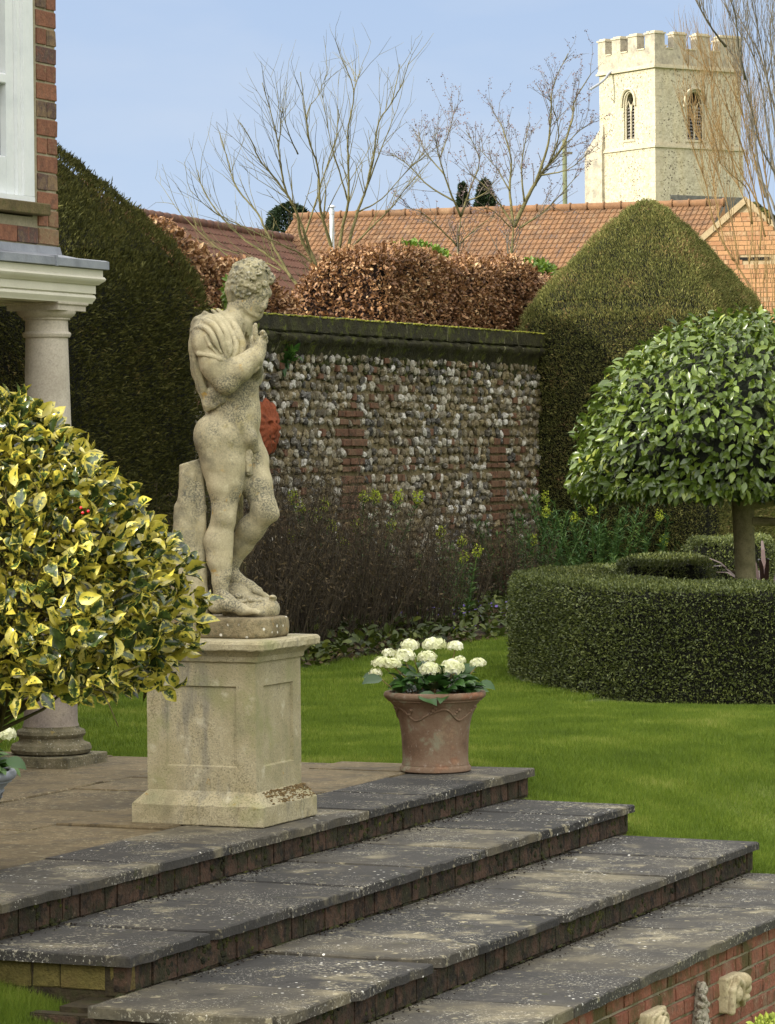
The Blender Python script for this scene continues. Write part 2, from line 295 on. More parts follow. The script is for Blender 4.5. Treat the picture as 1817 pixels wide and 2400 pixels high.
MT['bay'] = leafmat('bay_leaf', [(0,(46,62,20)),(.5,(72,90,30)),(.85,(98,114,40)),(.97,(138,144,62)),(1,(170,162,74))], .30, .22, .45, nsc=1.5, namt=.2)
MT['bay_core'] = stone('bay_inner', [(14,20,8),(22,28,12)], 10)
MT['beech'] = leafmat('dry_beech_leaf', [(0,(70,46,28)),(.4,(110,76,48)),(.75,(152,114,76)),(1,(216,188,146))], .5, .15, .35, nsc=1.5, namt=.25)
MT['beech_core'] = stone('beech_inner', [(26,15,10),(40,24,15)], 10)  # core colour darkened to read as shaded gaps between the leaves
MT['hyd_leaf'] = leafmat('hydrangea_leaf', [(0,(34,62,24)),(.5,(50,84,32)),(1,(78,110,40))], .4, .2, .45)
MT['petal'] = leafmat('cream_petal', [(0,(196,200,140)),(.35,(218,220,176)),(.7,(232,232,206)),(1,(238,238,224))], .6, .25, .3, nsc=9, namt=.6)
MT['hyd_stem'] = stone('hydrangea_stem', [(120,104,66),(142,126,84)], 20)
MT['ivy'] = leafmat('ground_leaf', [(0,(34,44,16)),(.6,(64,76,26)),(1,(112,118,46))], .5, .2, .35)
MT['dead_leaf'] = leafmat('dead_leaf', [(0,(44,36,24)),(.7,(80,68,46)),(1,(128,112,80))], .7, .1, .2)
MT['violet'] = leafmat('violet_flower', [(0,(84,70,130)),(1,(110,92,160))], .6, .2, .2)
MT['euph'] = leafmat('euphorbia_leaf', [(0,(44,70,34)),(.6,(68,98,48)),(1,(112,136,62))], .5, .2, .3)
MT['euph_fl'] = leafmat('euphorbia_flower', [(0,(130,144,40)),(1,(176,186,70))], .6, .3, .2)
MT['stem_dark'] = stone('dead_stem', [(34,29,22),(58,50,38),(92,82,62)], 9, isl=.7, bs=.2)
MT['bark_olive'] = stone('olive_bark', [(74,70,42),(100,94,60),(116,110,74)], 7, [((62,60,44),'n',14,.55,.66,.6)], bs=.4, bd=.01)
MT['bark_grey'] = stone('grey_bark', [(72,68,60),(96,90,78),(112,104,90)], 6, bs=.3, bd=.01)
MT['bark_tan'] = stone('tan_twig', [(104,84,50),(128,104,66),(96,80,56)], 6, isl=.5, bs=.2)
MT['bark_bay'] = stone('bay_bark', [(118,114,82),(146,140,106),(158,152,118)], 9, [((74,70,48),'n',9,.55,.65,.5)], bs=.4, bd=.006)
MT['bud'] = leafmat('purple_bud', [(0,(84,70,76)),(1,(122,104,104))], .7, .1, .2)
MT['holly_twig'] = stone('holly_twig', [(62,58,34),(92,84,50)], 20)
MT['berry'] = NT('red_berry').done(lin((190,20,24)), .25, spec=.6)
MT['pole'] = stone('pole_wood', [(84,90,66),(104,108,80)], 4)
MT['zinc'] = stone('zinc_flue', [(160,166,170),(186,192,196)], 4, rough=.45, bs=.1)
MT['phormium'] = leafmat('phormium_blade', [(0,(56,42,40)),(.6,(80,60,54)),(1,(118,92,78))], .45, .15, .4)
MT['conifer'] = leafmat('conifer_sprig', [(0,(22,34,22)),(1,(44,58,34))], .7, .1, .2)
MT['laurel'] = leafmat('evergreen_leaf', [(0,(56,84,24)),(1,(120,144,52))], .4, .25, .4)
MT['reed'] = leafmat('lime_blade', [(0,(110,126,44)),(1,(168,176,84))], .5, .3, .3)
def _glass():
    n = NT('window_glass'); n.b.inputs['Roughness'].default_value = .04; n.b.inputs['Base Color'].default_value = (.10,.12,.13,1); n.b.inputs['Specular IOR Level'].default_value = 1.0; return n.m
MT['glass'] = _glass()
def _holly():
    n = NT('variegated_holly'); tc = n.t.nodes.new('ShaderNodeTexCoord'); uv = tc.outputs['UV']
    v = n.sep(uv, 1)                                       # 0 at midrib .. 1 at margin
    wob = n.math('MULTIPLY', n.math('SUBTRACT', n.noise(75, 3, .6), .5), 2.4)
    edge = n.math('ADD', n.math('ADD', v, wob), n.math('MULTIPLY', n.math('SUBTRACT', n.isl, .44), 1.3))
    g = n.ramp(n.noise(45, 3), [(.35, lin((30,44,20))), (.65, lin((66,82,40)))])
    y = n.ramp(n.noise(13, 3), [(.3, lin((142,134,48))), (.55, lin((180,168,68))), (.75, lin((206,198,124)))])
    mid = lin((104,112,48))
    c = n.mix(n.step(edge, .62, .74), n.mix(n.step(edge, .46, .58), g, mid), y); m = n.done(c, .22, n.noise(40, 2), .3, .004, .6)
    tr = n.t.nodes.new('ShaderNodeBsdfTranslucent'); n.L(c, tr.inputs[0]); ms = n.t.nodes.new('ShaderNodeMixShader'); ms.inputs[0].default_value = .15
    n.L(n.b.outputs[0], ms.inputs[1]); n.L(tr.outputs[0], ms.inputs[2]); n.L(ms.outputs[0], n.t.nodes['Material Output'].inputs[0]); return m
MT['holly'] = _holly()

# ---------------------------------------------------------------- leaf scattering (numpy, one mesh)
def unit(v): return v / (np.linalg.norm(v, axis=-1, keepdims=True) + 1e-9)
T_BLADE = (np.array([(-.5,0,0),(.5,0,0),(.0,0,1)]), np.array([(0,1,2)]), None)
T_SPRIG = (np.array([(0,0,0),(.22,.1,.5),(0,0,1),(-.22,.1,.5)]), np.array([(0,1,2,3)]), None)
# oval leaf folded on its midrib: x across, z along, y up
T_OVAL = (np.array([(0,0,0),(.21,.07,.28),(.25,.10,.55),(.12,.03,.86),(0,-.08,1),(-.12,.03,.86),(-.25,.10,.55),(-.21,.07,.28),(0,.02,.5)]),
          np.array([(0,1,8),(1,2,8),(2,3,8),(3,4,8),(4,5,8),(5,6,8),(6,7,8),(7,0,8)]),
          np.array([(0,.6),(0,1),(0,1),(0,1),(0,1),(0,1),(0,1),(0,1),(0,0)]))
T_HOLLY = (np.array([(0,0,0),(.19,.12,.14),(.30,.16,.36),(.30,.08,.60),(.17,.00,.84),(0,-.20,1.04),(-.17,.04,.84),(-.32,.20,.58),(-.28,.10,.36),(-.21,.14,.15),(0,-.04,.30),(0,-.02,.66)]),
           np.array([(0,1,10),(1,2,10),(2,11,10),(2,3,11),(3,4,11),(4,5,11),(5,6,11),(6,7,11),(7,8,11),(8,10,11),(8,9,10),(9,0,10)]),
           np.array([(0,.7)] + [(0,1)]*9 + [(0,0)]*2))
T_BIG = (np.array([(0,0,0),(.20,.05,.08),(.34,.10,.30),(.33,.12,.55),(.18,.06,.85),(0,-.10,1.05),(-.18,.06,.85),(-.33,.12,.55),(-.34,.10,.30),(-.20,.05,.08),(0,.0,.30),(0,.03,.66)]), T_HOLLY[1], T_HOLLY[2])
T_FLORET = (np.array([(0,0,0),(.28,0,.1),(.5,.12,.5),(.1,.02,.28),(0,0,0),(.1,0,-.28),(.5,.12,-.5),(.28,.05,-.1)]), None, None)
def scatter(P_, D_, N_, size, T, wid=1.0):
    """leaf base points P_, direction D_ (local z), face normal N_ (local y) -> V, F, UV"""
    V0, F0, UV0 = T; n = len(P_); D = unit(D_); X = unit(np.cross(N_, D)); Y = np.cross(D, X)
    s = np.broadcast_to(np.asarray(size, float), (n,))[:, None, None]; w = np.broadcast_to(np.asarray(wid, float), (n,))[:, None, None]
    V = P_[:, None, :] + s*(V0[None, :, 0:1]*w*X[:, None, :] + V0[None, :, 1:2]*Y[:, None, :] + V0[None, :, 2:3]*D[:, None, :])
    k = len(V0); Fc = (F0[None] + (np.arange(n)*k)[:, None, None]).reshape(-1, F0.shape[1])
    uv = None
    if UV0 is not None: uv = np.tile(UV0[F0.ravel()], (n, 1))
    return V.reshape(-1, 3), Fc, uv
def rnd(n, s=1.0): return RNG.normal(0, s, (n, 3))
def merge(parts):
    """[(V, F list/array)] -> V, F list"""
    Vs, Fs, n = [], [], 0
    for V, Fc in parts: Vs.append(V); Fs += [tuple(int(i)+n for i in f) for f in Fc]; n += len(V)
    return np.concatenate(Vs), Fs
# ================================================================ GROUND
A1, A2, A3, A4 = -6.765, -6.09, -5.33, -4.72      # nosing lines of the four levels
BR = [17.6, 17.33, 17.12, 16.9]                   # right ends
def sm(x, x0, x1): t = np.clip((x-x0)/(x1-x0), 0, 1); return t*t*(3-2*t)
def ground_z(a, b):
    zb = np.interp(a, [-7.3, -6.765, -6.09, -5.33, -4.7, -3.2, 0], [-.05, -.18, -.33, -.49, -.62, -.9, -1.0])   # beyond the steps
    zf = np.interp(a, [-6.75, -6.5, -6.3, -5.0, -4.80, -4.76], [-.30, -.345, -.40, -.55, -.60, -1.5])                        # before the steps
    zl = np.full_like(a, -.42)
    z = zf
    inside = (a < A4+.05) & (b > 11.58) & (b < 17.0)
    zb = -.05 + (zb+.05)*(1-sm(b, 18.0, 21.5)*(a < -3))
    w = np.where(a < -4.8, sm(b, 15.8, 17.3), sm(b, 16.7, 17.6))
    z = zf*(1-w) + zb*w; z = np.where(b < 12, zf, z)
    z = np.where(inside & (b < 17.0), np.minimum(z, -.62), z)
    return z
av = np.unique(np.concatenate([np.linspace(-3000, -60, 14), np.linspace(-60, -20, 21), np.linspace(-20, -9, 23), np.concatenate([np.linspace(-9, -3, 61), [-4.80, -4.76, -4.70]]), np.linspace(-3, 20, 24), np.linspace(20, 3000, 12)]))
bv = np.unique(np.concatenate([np.linspace(-500, 0, 6), np.linspace(0, 10, 11), np.linspace(10, 18.5, 86), np.linspace(18.5, 60, 84), np.linspace(60, 3000, 16)]))
AA, BB = np.meshgrid(av, bv, indexing='ij'); ZZ = ground_z(AA, BB)
near = np.exp(-((AA+8)**2 + (BB-20)**2)/900)
ZZ = ZZ + .012*near*np.sin(AA*1.7+BB*.9)*np.sin(BB*1.1)
V = Wv(np.stack([AA.ravel(), BB.ravel(), ZZ.ravel()], 1)); na, nb = len(av), len(bv)
ii, jj = np.meshgrid(np.arange(na-1), np.arange(nb-1), indexing='ij'); q = (ii*nb+jj).ravel()
lawn = mesh('lawn', V, np.stack([q, q+nb, q+nb+1, q+1], 1), MT['grass_base'], smooth=True)
lawn['kind'] = 'structure'
def gz(a, b): return ground_z(np.asarray(a, float), np.asarray(b, float))
# grass blades over the part of the lawn in view
def blades(n, abox, test, s0, s1, w):
    a = RNG.uniform(abox[0], abox[1], n); b = RNG.uniform(abox[2], abox[3], n); k = test(a, b); a, b = a[k], b[k]
    p = Wv(np.stack([a, b, gz(a, b)-.004], 1)); d = np.array([0, 0, 1.0]) + rnd(len(a), .42)
    nn = RNG.normal(0, 1, (len(a), 3)); nn[:, 2] = 0
    clump = .75 + .5*(np.sin(a*9+b*4)*np.sin(b*7-a*3))
    return scatter(p, d, nn, RNG.uniform(s0, s1, len(a))*(.8+.3*clump), T_BLADE, w)
def beyond(a, b): return (b > 17.62) | ((a > A1) & (b > 17.36) & (a <= A2)) | ((a > A2) & (b > 17.15)) 
def inview(a, b, m=1.42):
    X = a*U2[0] + b*U1[0]; Y = a*U2[1] + b*U1[1]; return (X/Y > -.1136*m) & (X/Y < .1136*m)
g1 = blades(980000, (-9.6, -4.0, 16.8, 22.5), lambda a, b: beyond(a, b) & inview(a, b), .022, .05, .10)
g2 = blades(820000, (-13.2, -4.6, 20.5, 31), lambda a, b: beyond(a, b) & inview(a, b) & (a < -11.0+9*(b < 22.5)+2.6*(b < 40)) & (a > -12.1) , .03, .055, .13)
g3 = blades(160000, (-7.4, -5.6, 10.2, 11.56), lambda a, b: inview(a, b, 1.15) & ((a < A2-.1) | (b < 11.2)), .025, .06, .06)
g4 = blades(120000, (-12.6, -9.0, 17.4, 23), lambda a, b: (b > 17.85) & inview(a, b), .03, .055, .12)
V, Fc = np.concatenate([g1[0], g2[0], g3[0], g4[0]]), None
Fc = np.arange(len(V)).reshape(-1, 3)
tag(mesh('lawn_grass', V, Fc, MT['grass']), 'short green mown grass covering the lawn behind the steps', 'grass', kind='stuff')

# ================================================================ STEPS AND TERRACE
def slab_bm(a0, a1, b0, b1, z, th, jit=.003, nib=None):
    """stone slab with uneven edges and worn arris; top at z"""
    def side(p, q, n): return [(p[0]+(q[0]-p[0])*i/n, p[1]+(q[1]-p[1])*i/n) for i in range(n)]
    nb_ = max(3, int((b1-b0)/.045)); na_ = max(3, int((a1-a0)/.09))
    c = side((a0, b0), (a1, b0), na_) + side((a1, b0), (a1, b1), nb_) + side((a1, b1), (a0, b1), na_) + side((a0, b1), (a0, b0), nb_)
    c = np.array(c); n = len(c); cen = np.array([(a0+a1)/2, (b0+b1)/2])
    j = RNG.normal(0, jit, (n, 2)); j = (j + np.roll(j, 1, 0))*.7
    low = c + j + 0; mid = c + j*.8
    d = cen - c; d = d/np.linalg.norm(d, axis=1, keepdims=True)
    w = .005 + np.abs(RNG.normal(0, .0025, n)); w = np.where(RNG.random(n) < .06, w+.006, w)
    top = c + d*w[:, None]
    if nib is not None:
        near_ = np.linalg.norm(c - np.array(nib[:2]), axis=1); k = np.clip(1 - near_/nib[2], 0, 1)*(.6+.8*RNG.random(n))
        low = low + d*(k*nib[3])[:, None]; mid = mid + d*(k*nib[3])[:, None]; top = top + d*(k*nib[3]*1.3)[:, None]
    tz = RNG.normal(0, .0018, 3)
    def zt(p): return z + tz[0] + tz[1]*(p[:, 0]-cen[0])*2 + tz[2]*(p[:, 1]-cen[1])*2
    inn = cen + (top-cen)*.9
    mb = MB()
    rings = [np.column_stack([low, np.full(n, z-th)]), np.column_stack([mid, zt(mid)-.35*th]), np.column_stack([mid, zt(mid)-w*.9]), np.column_stack([top, zt(top)]), np.column_stack([inn, zt(inn)+.0005])]
    mb.loft([Wv(r) for r in rings]); return mb
def brick_course(mb, plane, f0, f1, z0, z1, w0, w1, axis='b', out=1, gap=.010, depth=.03, jit=.003, soldier=None):
    """one course of bricks on the vertical plane (a = plane when axis is b)"""
    x = f0
    while x < f1-.03:
        w = random.choice((w0, w1)) if soldier is None else soldier
        w *= random.uniform(.94, 1.06); e = min(x+w, f1)
        pr = random.uniform(-.003, .004)
        if axis == 'b': p0, p1 = (plane-depth*out, x, z0), (plane+pr*out, e, z1)
        else: p0, p1 = (x, plane-depth*out, z0), (e, plane+pr*out, z1)
        p0, p1 = tuple(min(a, b) for a, b in zip(p0, p1)), tuple(max(a, b) for a, b in zip(p0, p1))
        mb.box(p0, p1, bev=.0035, jit=jit*.5); x = e + gap*random.uniform(.7, 1.3)
steps = root('stone_steps', W(-6, 14.5, -.5), 'wide flight of weathered dark stone steps with mossy brick risers below the statue', 'steps')
TH = .043; OV = .028
def bpx(L, z, a): return [PA(x, y, a)[0] for x, y in L]
J1 = sorted(bpx([(0,2118),(167,2070),(370,2020),(540,1985),(867,1897),(1007,1863),(1133,1833)], 0, A1)); J1 = [8.0, 8.9, 9.7, 10.6, 11.0] + [b for b in J1 if b > 11.3]
J2 = sorted(bpx([(493,2180),(683,2124),(847,2080),(993,2030),(1140,1990),(1270,1953),(1393,1915)], 0, A2))
J3 = sorted(bpx([(823,2333),(1017,2257),(1123,2207),(1313,2143),(1443,2097),(1563,2053),(1670,2015)], 0, A3))
J4 = sorted(bpx([(1500,2299),(1743,2189)], 0, A4)); J4 = [9.5, 10.3, 11.1, 11.9, 12.7] + [b for b in J4 if b > 12.9] + [15.7, 16.4]
def row(js, bl, br, a0, a1, z, key='slab', th=TH, nibs={}):
    e = [bl] + [j for j in js if bl+.15 < j < br-.15] + [br]
    for i in range(len(e)-1):
        g = .006
        mb = slab_bm(a0, a1, e[i]+(g if i else 0), e[i+1]-(g if i < len(e)-2 else 0), z+random.uniform(-.003, .003), th, nib=nibs.get(i))
        mb.build('slab', MT[key], steps)
row(J1, 8.0, BR[0], A1-.56, A1, 0)
row(J2, 11.52, BR[1], A1-.02, A2, -.15, nibs={1: (A2, J2[0], .10, .05)})
row(J3, 11.22, BR[2], A2-.02, A3, -.30, nibs={0: (A3, 11.25, .12, .05), 1: (A3, J3[0], .09, .05), 2:(A3, J3[1]+.02, .09, .09), 4: (A3, J3[3]+.0, .07, .05)})
row(J4, 9.5, 17.0, A3-.02, A4, -.45)
# the terrace behind the first row of slabs
def terrace_rows():
    a = A1-.565; rows = [.62, .75, .70, .8, .75, .8, .7, .8]
    for r in rows:
        b = 8.0 + random.uniform(0, .5); cuts = [8.0]
        while b < 17.3: cuts.append(b); b += random.uniform(.6, 1.15)
        cuts.append(17.62)
        if cuts[-1]-cuts[-2] < .3: del cuts[-2]
        for i in range(len(cuts)-1):
            slab_bm(a-r+.007, a-.006, cuts[i]+.006, cuts[i+1]-.006, random.uniform(-.009, .002), TH).build('paving_slab', MT['slab_tan'], steps)
        a -= r
terrace_rows()
mb = MB()
mb.box((-13.2, 8.0, -.5), (A1-.031-.05, 17.57, -.022)); mb.box((A1-.2, 11.62, -.6), (A2-.036-.05, BR[1]-.04, -.172))
mb.box((A2-.2, 11.33, -.7), (A3-.036-.05, BR[2]-.04, -.322)); mb.box((A3-.2, 9.5, -1.4), (A4-.036-.05, 16.95, -.472))
mb.build('bedding', MT['mortar_dark'], steps)
def riser(a, b0, b1, zt, zb, courses=1, key='riser', name='brick_riser', bl=None, w=(.105, .215)):
    mb = MB(); h = (zt-zb)/courses
    for k in range(courses): brick_course(mb, a, b0+random.uniform(-.02,.0), b1, zb+k*h+.004, zb+(k+1)*h-.004, *w, out=1, depth=.06)
    mb.box((a-.10, b0, zb-.01), (a-.009, b1, zt+.004), mi=1)
    return mb.build(name, [MT[key], MT['mortar_dark']], steps)
riser(A1-OV, 8.0, BR[0]-.02, -TH, -.152, 1, w=(.1, .13))
riser(A2-OV, 11.56, BR[1]-.02, -.15-TH, -.302, 1, w=(.1, .2))
riser(A3-OV, 11.26, BR[2]-.02, -.30-TH, -.452, 1, w=(.1, .2))
# end walls under the left ends of the second and third level
def endwall(b, a0, a1, zt, courses, h, key):
    mb = MB(); z = zt
    for k in range(courses):
        brick_course(mb, b, a0+random.uniform(0,.1)*(k % 2), a1, z-h+.005, z-.005, .215, .11, axis='a', out=-1, depth=.06, jit=.006); z -= h
    mb.box((a0, b+.008, z-.3), (a1-.004, b+.07, zt), mi=1); return mb.build('end_wall', [MT[key], MT['mortar_dark']], steps)
endwall(11.56, -9.0, A2-OV-.002, -.15-TH, 1, .105, 'riser_yellow')
endwall(11.60, -9.0, A2-OV-.03, -.15-TH-.105, 3, .08, 'riser')
endwall(11.27, A2-.3, A3-OV-.002, -.30-TH, 4, .075, 'riser')
# loose soil and crumbs along the inner corners of the treads
def crumbs(n, f):
    P_ = np.array([f() for _ in range(n)]); s = RNG.uniform(.002, .007, n)
    oct_ = np.array([(1,0,0),(-1,0,0),(0,1,0),(0,-1,0),(0,0,.7),(0,0,-.5)]); V = (Wv(P_)[:, None] + oct_[None]*s[:, None, None]*RNG.uniform(.6, 1.4, (n, 6, 1))).reshape(-1, 3)
    f0 = np.array([(0,2,4),(2,1,4),(1,3,4),(3,0,4),(2,0,5),(1,2,5),(3,1,5),(0,3,5)]); return V, (f0[None]+(np.arange(n)*6)[:, None, None]).reshape(-1, 3)
lv = [(A1, 11.6, BR[1], -.15), (A2, 11.3, BR[2], -.30), (A3, 9.6, 16.9, -.45)]
def fc():
    a, b0, b1, z = random.choice(lv); return (a - .02 + abs(random.gauss(0, .05)), random.uniform(b0, b1), z+.003)
V, Fc = crumbs(1500, fc); tag(mesh('soil_crumbs', V, Fc, MT['soil']), 'loose dark soil crumbs lying in the corners of the steps', 'soil', kind='stuff')
# dark moss cushions in the riser corners
def moss_cushions(n, f, s0, s1):
    mb = MB()
    for _ in range(n):
        c = f(); r = random.uniform(s0, s1); m = 9
        a = np.linspace(0, 2*math.pi, m, endpoint=False); rr = 1 + RNG.normal(0, .2, m)
        rings = []
        for q, h in ((1, 0), (.85, .28), (.45, .5)):
            rings.append(Wv(np.column_stack([c[0] + r*q*rr*np.cos(a)*.6, c[1] + r*q*rr*np.sin(a)*1.6, np.full(m, c[2]-.004+h*r)])))
        mb.loft(rings)
    return mb
def fm():
    a, b0, b1, z = random.choice(lv); return (a - .030 + abs(random.gauss(0, .006)), random.uniform(b0, b1), z)
tag(moss_cushions(230, fm, .008, .024).build('moss', MT['moss'], smooth=True), 'dark green moss cushions growing along the foot of the risers', 'moss', kind='stuff')
def riser_pads(n):
    mb = MB(); la_ = np.linspace(0, 2*math.pi, 7, endpoint=False); rows_ = [(A1, 8.5, BR[0], 0), (A2, 11.6, BR[1], -.15), (A3, 11.3, BR[2], -.30)]
    cl = [(random.choice(rows_), random.random()) for _ in range(60)]
    for _ in range(n):
        (a, b0, b1, z), u = random.choice(cl); b = min(max(b0+u*(b1-b0)+random.gauss(0, .10), b0), b1-.05); zz = z-TH-abs(random.gauss(0, .045)); zz = max(zz, z-.145); r_ = random.uniform(.006, .020)
        rings = []
        for q, h in ((1, .0), (.8, .35), (.35, .55)):
            k = 1+RNG.normal(0, .2, 7); rings.append(Wv(np.column_stack([np.full(7, a-OV-.004+h*r_*.8), b+r_*q*k*np.cos(la_)*1.3, zz+r_*q*k*np.sin(la_)])))
        mb.loft(rings)
    return mb
tag(riser_pads(900).build('riser_moss', MT['moss'], smooth=True), 'patches of dark moss clinging to the brick risers of the steps', 'moss', kind='stuff')

# garden wall below the fourth level
gwall = root('brick_retaining_wall', W(A4-.1, 13, -1.4), 'red brick retaining wall with moss and set-in carved stones, under the lowest step', 'brick wall')
mb = MB(); z = -.45-TH-.006; k = 0
while z > -1.4:
    brick_course(mb, A4-.035, 9.5 + (.11 if k % 2 else 0), 16.95, z-.062, z, .2, .2 if k % 3 else .1, depth=.07, gap=.012, jit=.006); z -= .075; k += 1
mb.build('brickwork', MT['brick_red'], gwall)
mb = MB(); mb.box((A4-.12, 9.5, -1.6), (A4-.043, 16.95, -.45-TH-.004)); mb.build('mortar', MT['mortar_wall'], gwall)

# ================================================================ COLUMN, HOUSE
CA, CB = -9.475, 17.0
def sqring(a, b, h, z, rot=0): return Wv([(a-h, b-h, z), (a+h, b-h, z), (a+h, b+h, z), (a-h, b+h, z)])
col = root('stone_column', W(CA, CB, 0), 'round grey stone column carrying the corner of the white porch cornice', 'column')
c0 = W(CA, CB, 0)
mb = MB(); mb.box((CA-.235, CB-.235, -.01), (CA+.235, CB+.235, .055), bev=.006); 
mb.lathe(c0, [(.20,.055),(.222,.065),(.232,.085),(.222,.112),(.195,.122),(.182,.132),(.180,.150),(.192,.158),(.198,.172),(.192,.190),(.172,.198),(.162,.205),(.160,.215)], 48)
o = mb.build('base', MT['column_base'], col); autosmooth(o)
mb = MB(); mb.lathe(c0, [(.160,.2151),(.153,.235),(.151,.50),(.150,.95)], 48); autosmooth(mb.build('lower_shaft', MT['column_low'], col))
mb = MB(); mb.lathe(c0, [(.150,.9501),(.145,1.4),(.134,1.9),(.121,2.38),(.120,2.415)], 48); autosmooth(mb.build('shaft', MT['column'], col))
mb = MB(); mb.lathe(c0, [(.120,2.4151),(.132,2.418),(.137,2.428),(.139,2.436),(.134,2.446),(.124,2.450),(.122,2.47),(.121,2.513),(.134,2.517),(.134,2.526),(.140,2.529),(.156,2.54),(.166,2.554),(.168,2.566)], 48)
mb.loft([sqring(CA, CB, h, z) for h, z in ((.164,2.5662),(.164,2.594),(.170,2.597),(.175,2.602),(.175,2.6115))])
o = mb.build('capital', MT['column'], col); autosmooth(o, 30)

house = root('brick_house', W(-11.5, 13, 0), 'red brick house with white sash window, lead flashing and cream cornice at the left edge', 'house')
HA, HB, HB0 = -9.45, 17.10, 14.6          # porch storey: face plane, far end, near end
# cornice profile: (outward, z) mitred round the far corner
prof = [(.0,2.612),(.144,2.612),(.147,2.622),(.153,2.630),(.160,2.644),(.156,2.658),(.146,2.664),(.146,2.668),(.159,2.669),(.159,2.716),(.172,2.718),(.184,2.730),(.199,2.742),(.203,2.752),(.196,2.764),(.190,2.766),(.190,2.803),(.0,2.803)]
def mitre(prof, aF, bF, bN, aI):
    rings = []
    for o_, z in prof: rings.append([(aF+o_, bN, z), (aF+o_, bF+o_, z), (aI, bF+o_, z)])
    n = len(prof); V = Wv([p for r in rings for p in r]); Fc = []
    for i in range(n):
        j = (i+1) % n
        for k in range(2): Fc.append((i*3+k, i*3+k+1, j*3+k+1, j*3+k))
    return V, Fc
mb = MB(); mb.add(*mitre(prof, HA, 17.09, HB0-.4, -12.4)); mb.box((-12.3, HB0-.4, 2.70), (-9.46, 17.08, 2.78))
o = mb.build('cornice', MT['cream'], house); autosmooth(o, 30)
mb = MB(); mb.box((-12.5, HB0-.4, 2.625), (-9.32, 17.20, 2.66)); mb.build('porch_ceiling', MT['cream'], house)
lp = [(-.10,2.806),(.210,2.806),(.217,2.808),(.217,2.852),(.20,2.858),(.10,2.868),(.02,2.888),(.012,2.932),(-.10,2.932)]
mb = MB(); V, Fc = mitre(lp, HA, 17.09, HB0-.4, -12.4); mb.add(V, Fc)
bj = PA(132, 600, HA+.217)[0]; mb.box((HA+.02, bj-.008, 2.803), (HA+.2235, bj+.008, 2.862)); mb.build('lead_flashing', MT['lead'], house)
# brick wall with window: (b, z) rectangle seen edge on
def house_bricks():
    mb = MB(); mo = MB(); z = 2.935; k = 0; C = .1025
    bw1 = PA(76, 300, HA+.0)[0]           # right edge of the white frame
    zs = PA(40, 500, HA)[1]; zf = PA(40, 470, HA)[1]
    while z < 5.05:
        f0 = 14.6 if z + C < zs-.01 else bw1 + .012
        xs = HB; i = 0
        pat = (.22,) if k % 2 else (.105,)
        while xs > f0 + .02:
            w = .225 if (k % 2 == 0) else .107
            if z+C < zs and k % 2: w = .225 if i else .107
            s_ = max(f0, xs-w); p = random.uniform(-.002, .004)
            mb.box((HA-.10, s_, z+.006), (HA+p, xs, z+C-.006), bev=.004, jit=.002); xs = s_-.012; i += 1
            if f0 > 15 and xs - f0 < .05: break
        # end face bricks (turned away from the camera)
        z += C; k += 1
    return mb, bw1, zs, zf
mb, bw1, zs, zf = house_bricks()
mb.build('brickwork', MT['brick_house'], house)
mo = MB(); mo.box((HA-.3, bw1+.005, 2.85), (HA-.007, HB-.006, 5.15)); mo.box((HA-.3, 14.6, 2.85), (HA-.007, bw1+.005, zs-.01)); mo.box((HA-3, HB-.15, 2.85), (HA-.301, HB-.006, 5.149)); mo.build('mortar', MT['mortar_house'], house)
mo = MB(); mo.box((HA-3.0, 14.2, 2.9), (HA-.32, HB-.16, 5.15)); mo.box((-16, 8.6, 0), (-9.62, 14.2, 5.15)); mo.box((-21, 8.6, -.2), (-14.2, 21.3, 4.0)); mo.build('wall', MT['brick_far'], house)  # last box: unseen extension added to shade the left-hand yew
mo = MB()
for (a0, a1, b0, b1, z, h) in ((-16.1, -9.35, 8.3, 17.3, 5.16, .6), (-21.3, -14.0, 8.3, 21.5, 4.01, .6)):  # second entry roofs the added shading extension
    mid = (a0+a1)/2; mo.add(Wv([(a0,b0,z),(a1,b0,z),(a1,b1,z),(a0,b1,z),(mid,b0+1,z+h),(mid,b1-1,z+h)]), [(0,1,4),(1,2,5,4),(2,3,5),(3,0,4,5),(3,2,1,0)])
mo.build('roof', MT['tile_dark'], house)
# sash window
def PW(px, py): return PA(px, py, HA+.005)
win = MB(); w0 = 14.9
bg_, zg = PW(17, 363); 
win.box((HA-.12, w0, zf), (HA+.012, bw1, zf+.03)); 
win.box((HA-.12, bw1-.115, zf+.03), (HA+.010, bw1, 5.0), bev=.004); win.box((HA-.12, bw1-.155, zf+.03), (HA-.008, bw1-.1155, 5.0), bev=.004)
wf = win.build('window', MT['white'], house)
sb = MB(); z_r = PW(10, 180)[1]; br_ = bw1-.157
sb.box((HA-.10, br_-.085, zf+.03), (HA-.03, br_, 4.95), bev=.006); sb.box((HA-.10, w0, zf+.031), (HA-.032, br_-.086, zg+.0), bev=.006); sb.box((HA-.10, w0, z_r-.028), (HA-.026, br_-.086, z_r+.028), bev=.006)
sb.box((HA-.085, w0+.9, zg), (HA-.034, w0+.93, 4.95)); sb.build('sash', MT['white'], wf)
gl = MB(); gl.box((HA-.075, w0, zg+.002), (HA-.068, br_-.087, 4.93)); gl.build('pane', MT['glass'], wf)
sl = MB(); sl.box((HA-.1, w0, zs+.0), (HA+.055, PA(117, 500, HA+.05)[0], zf-.003), bev=.006); sl.build('sill', MT['sill'], house)
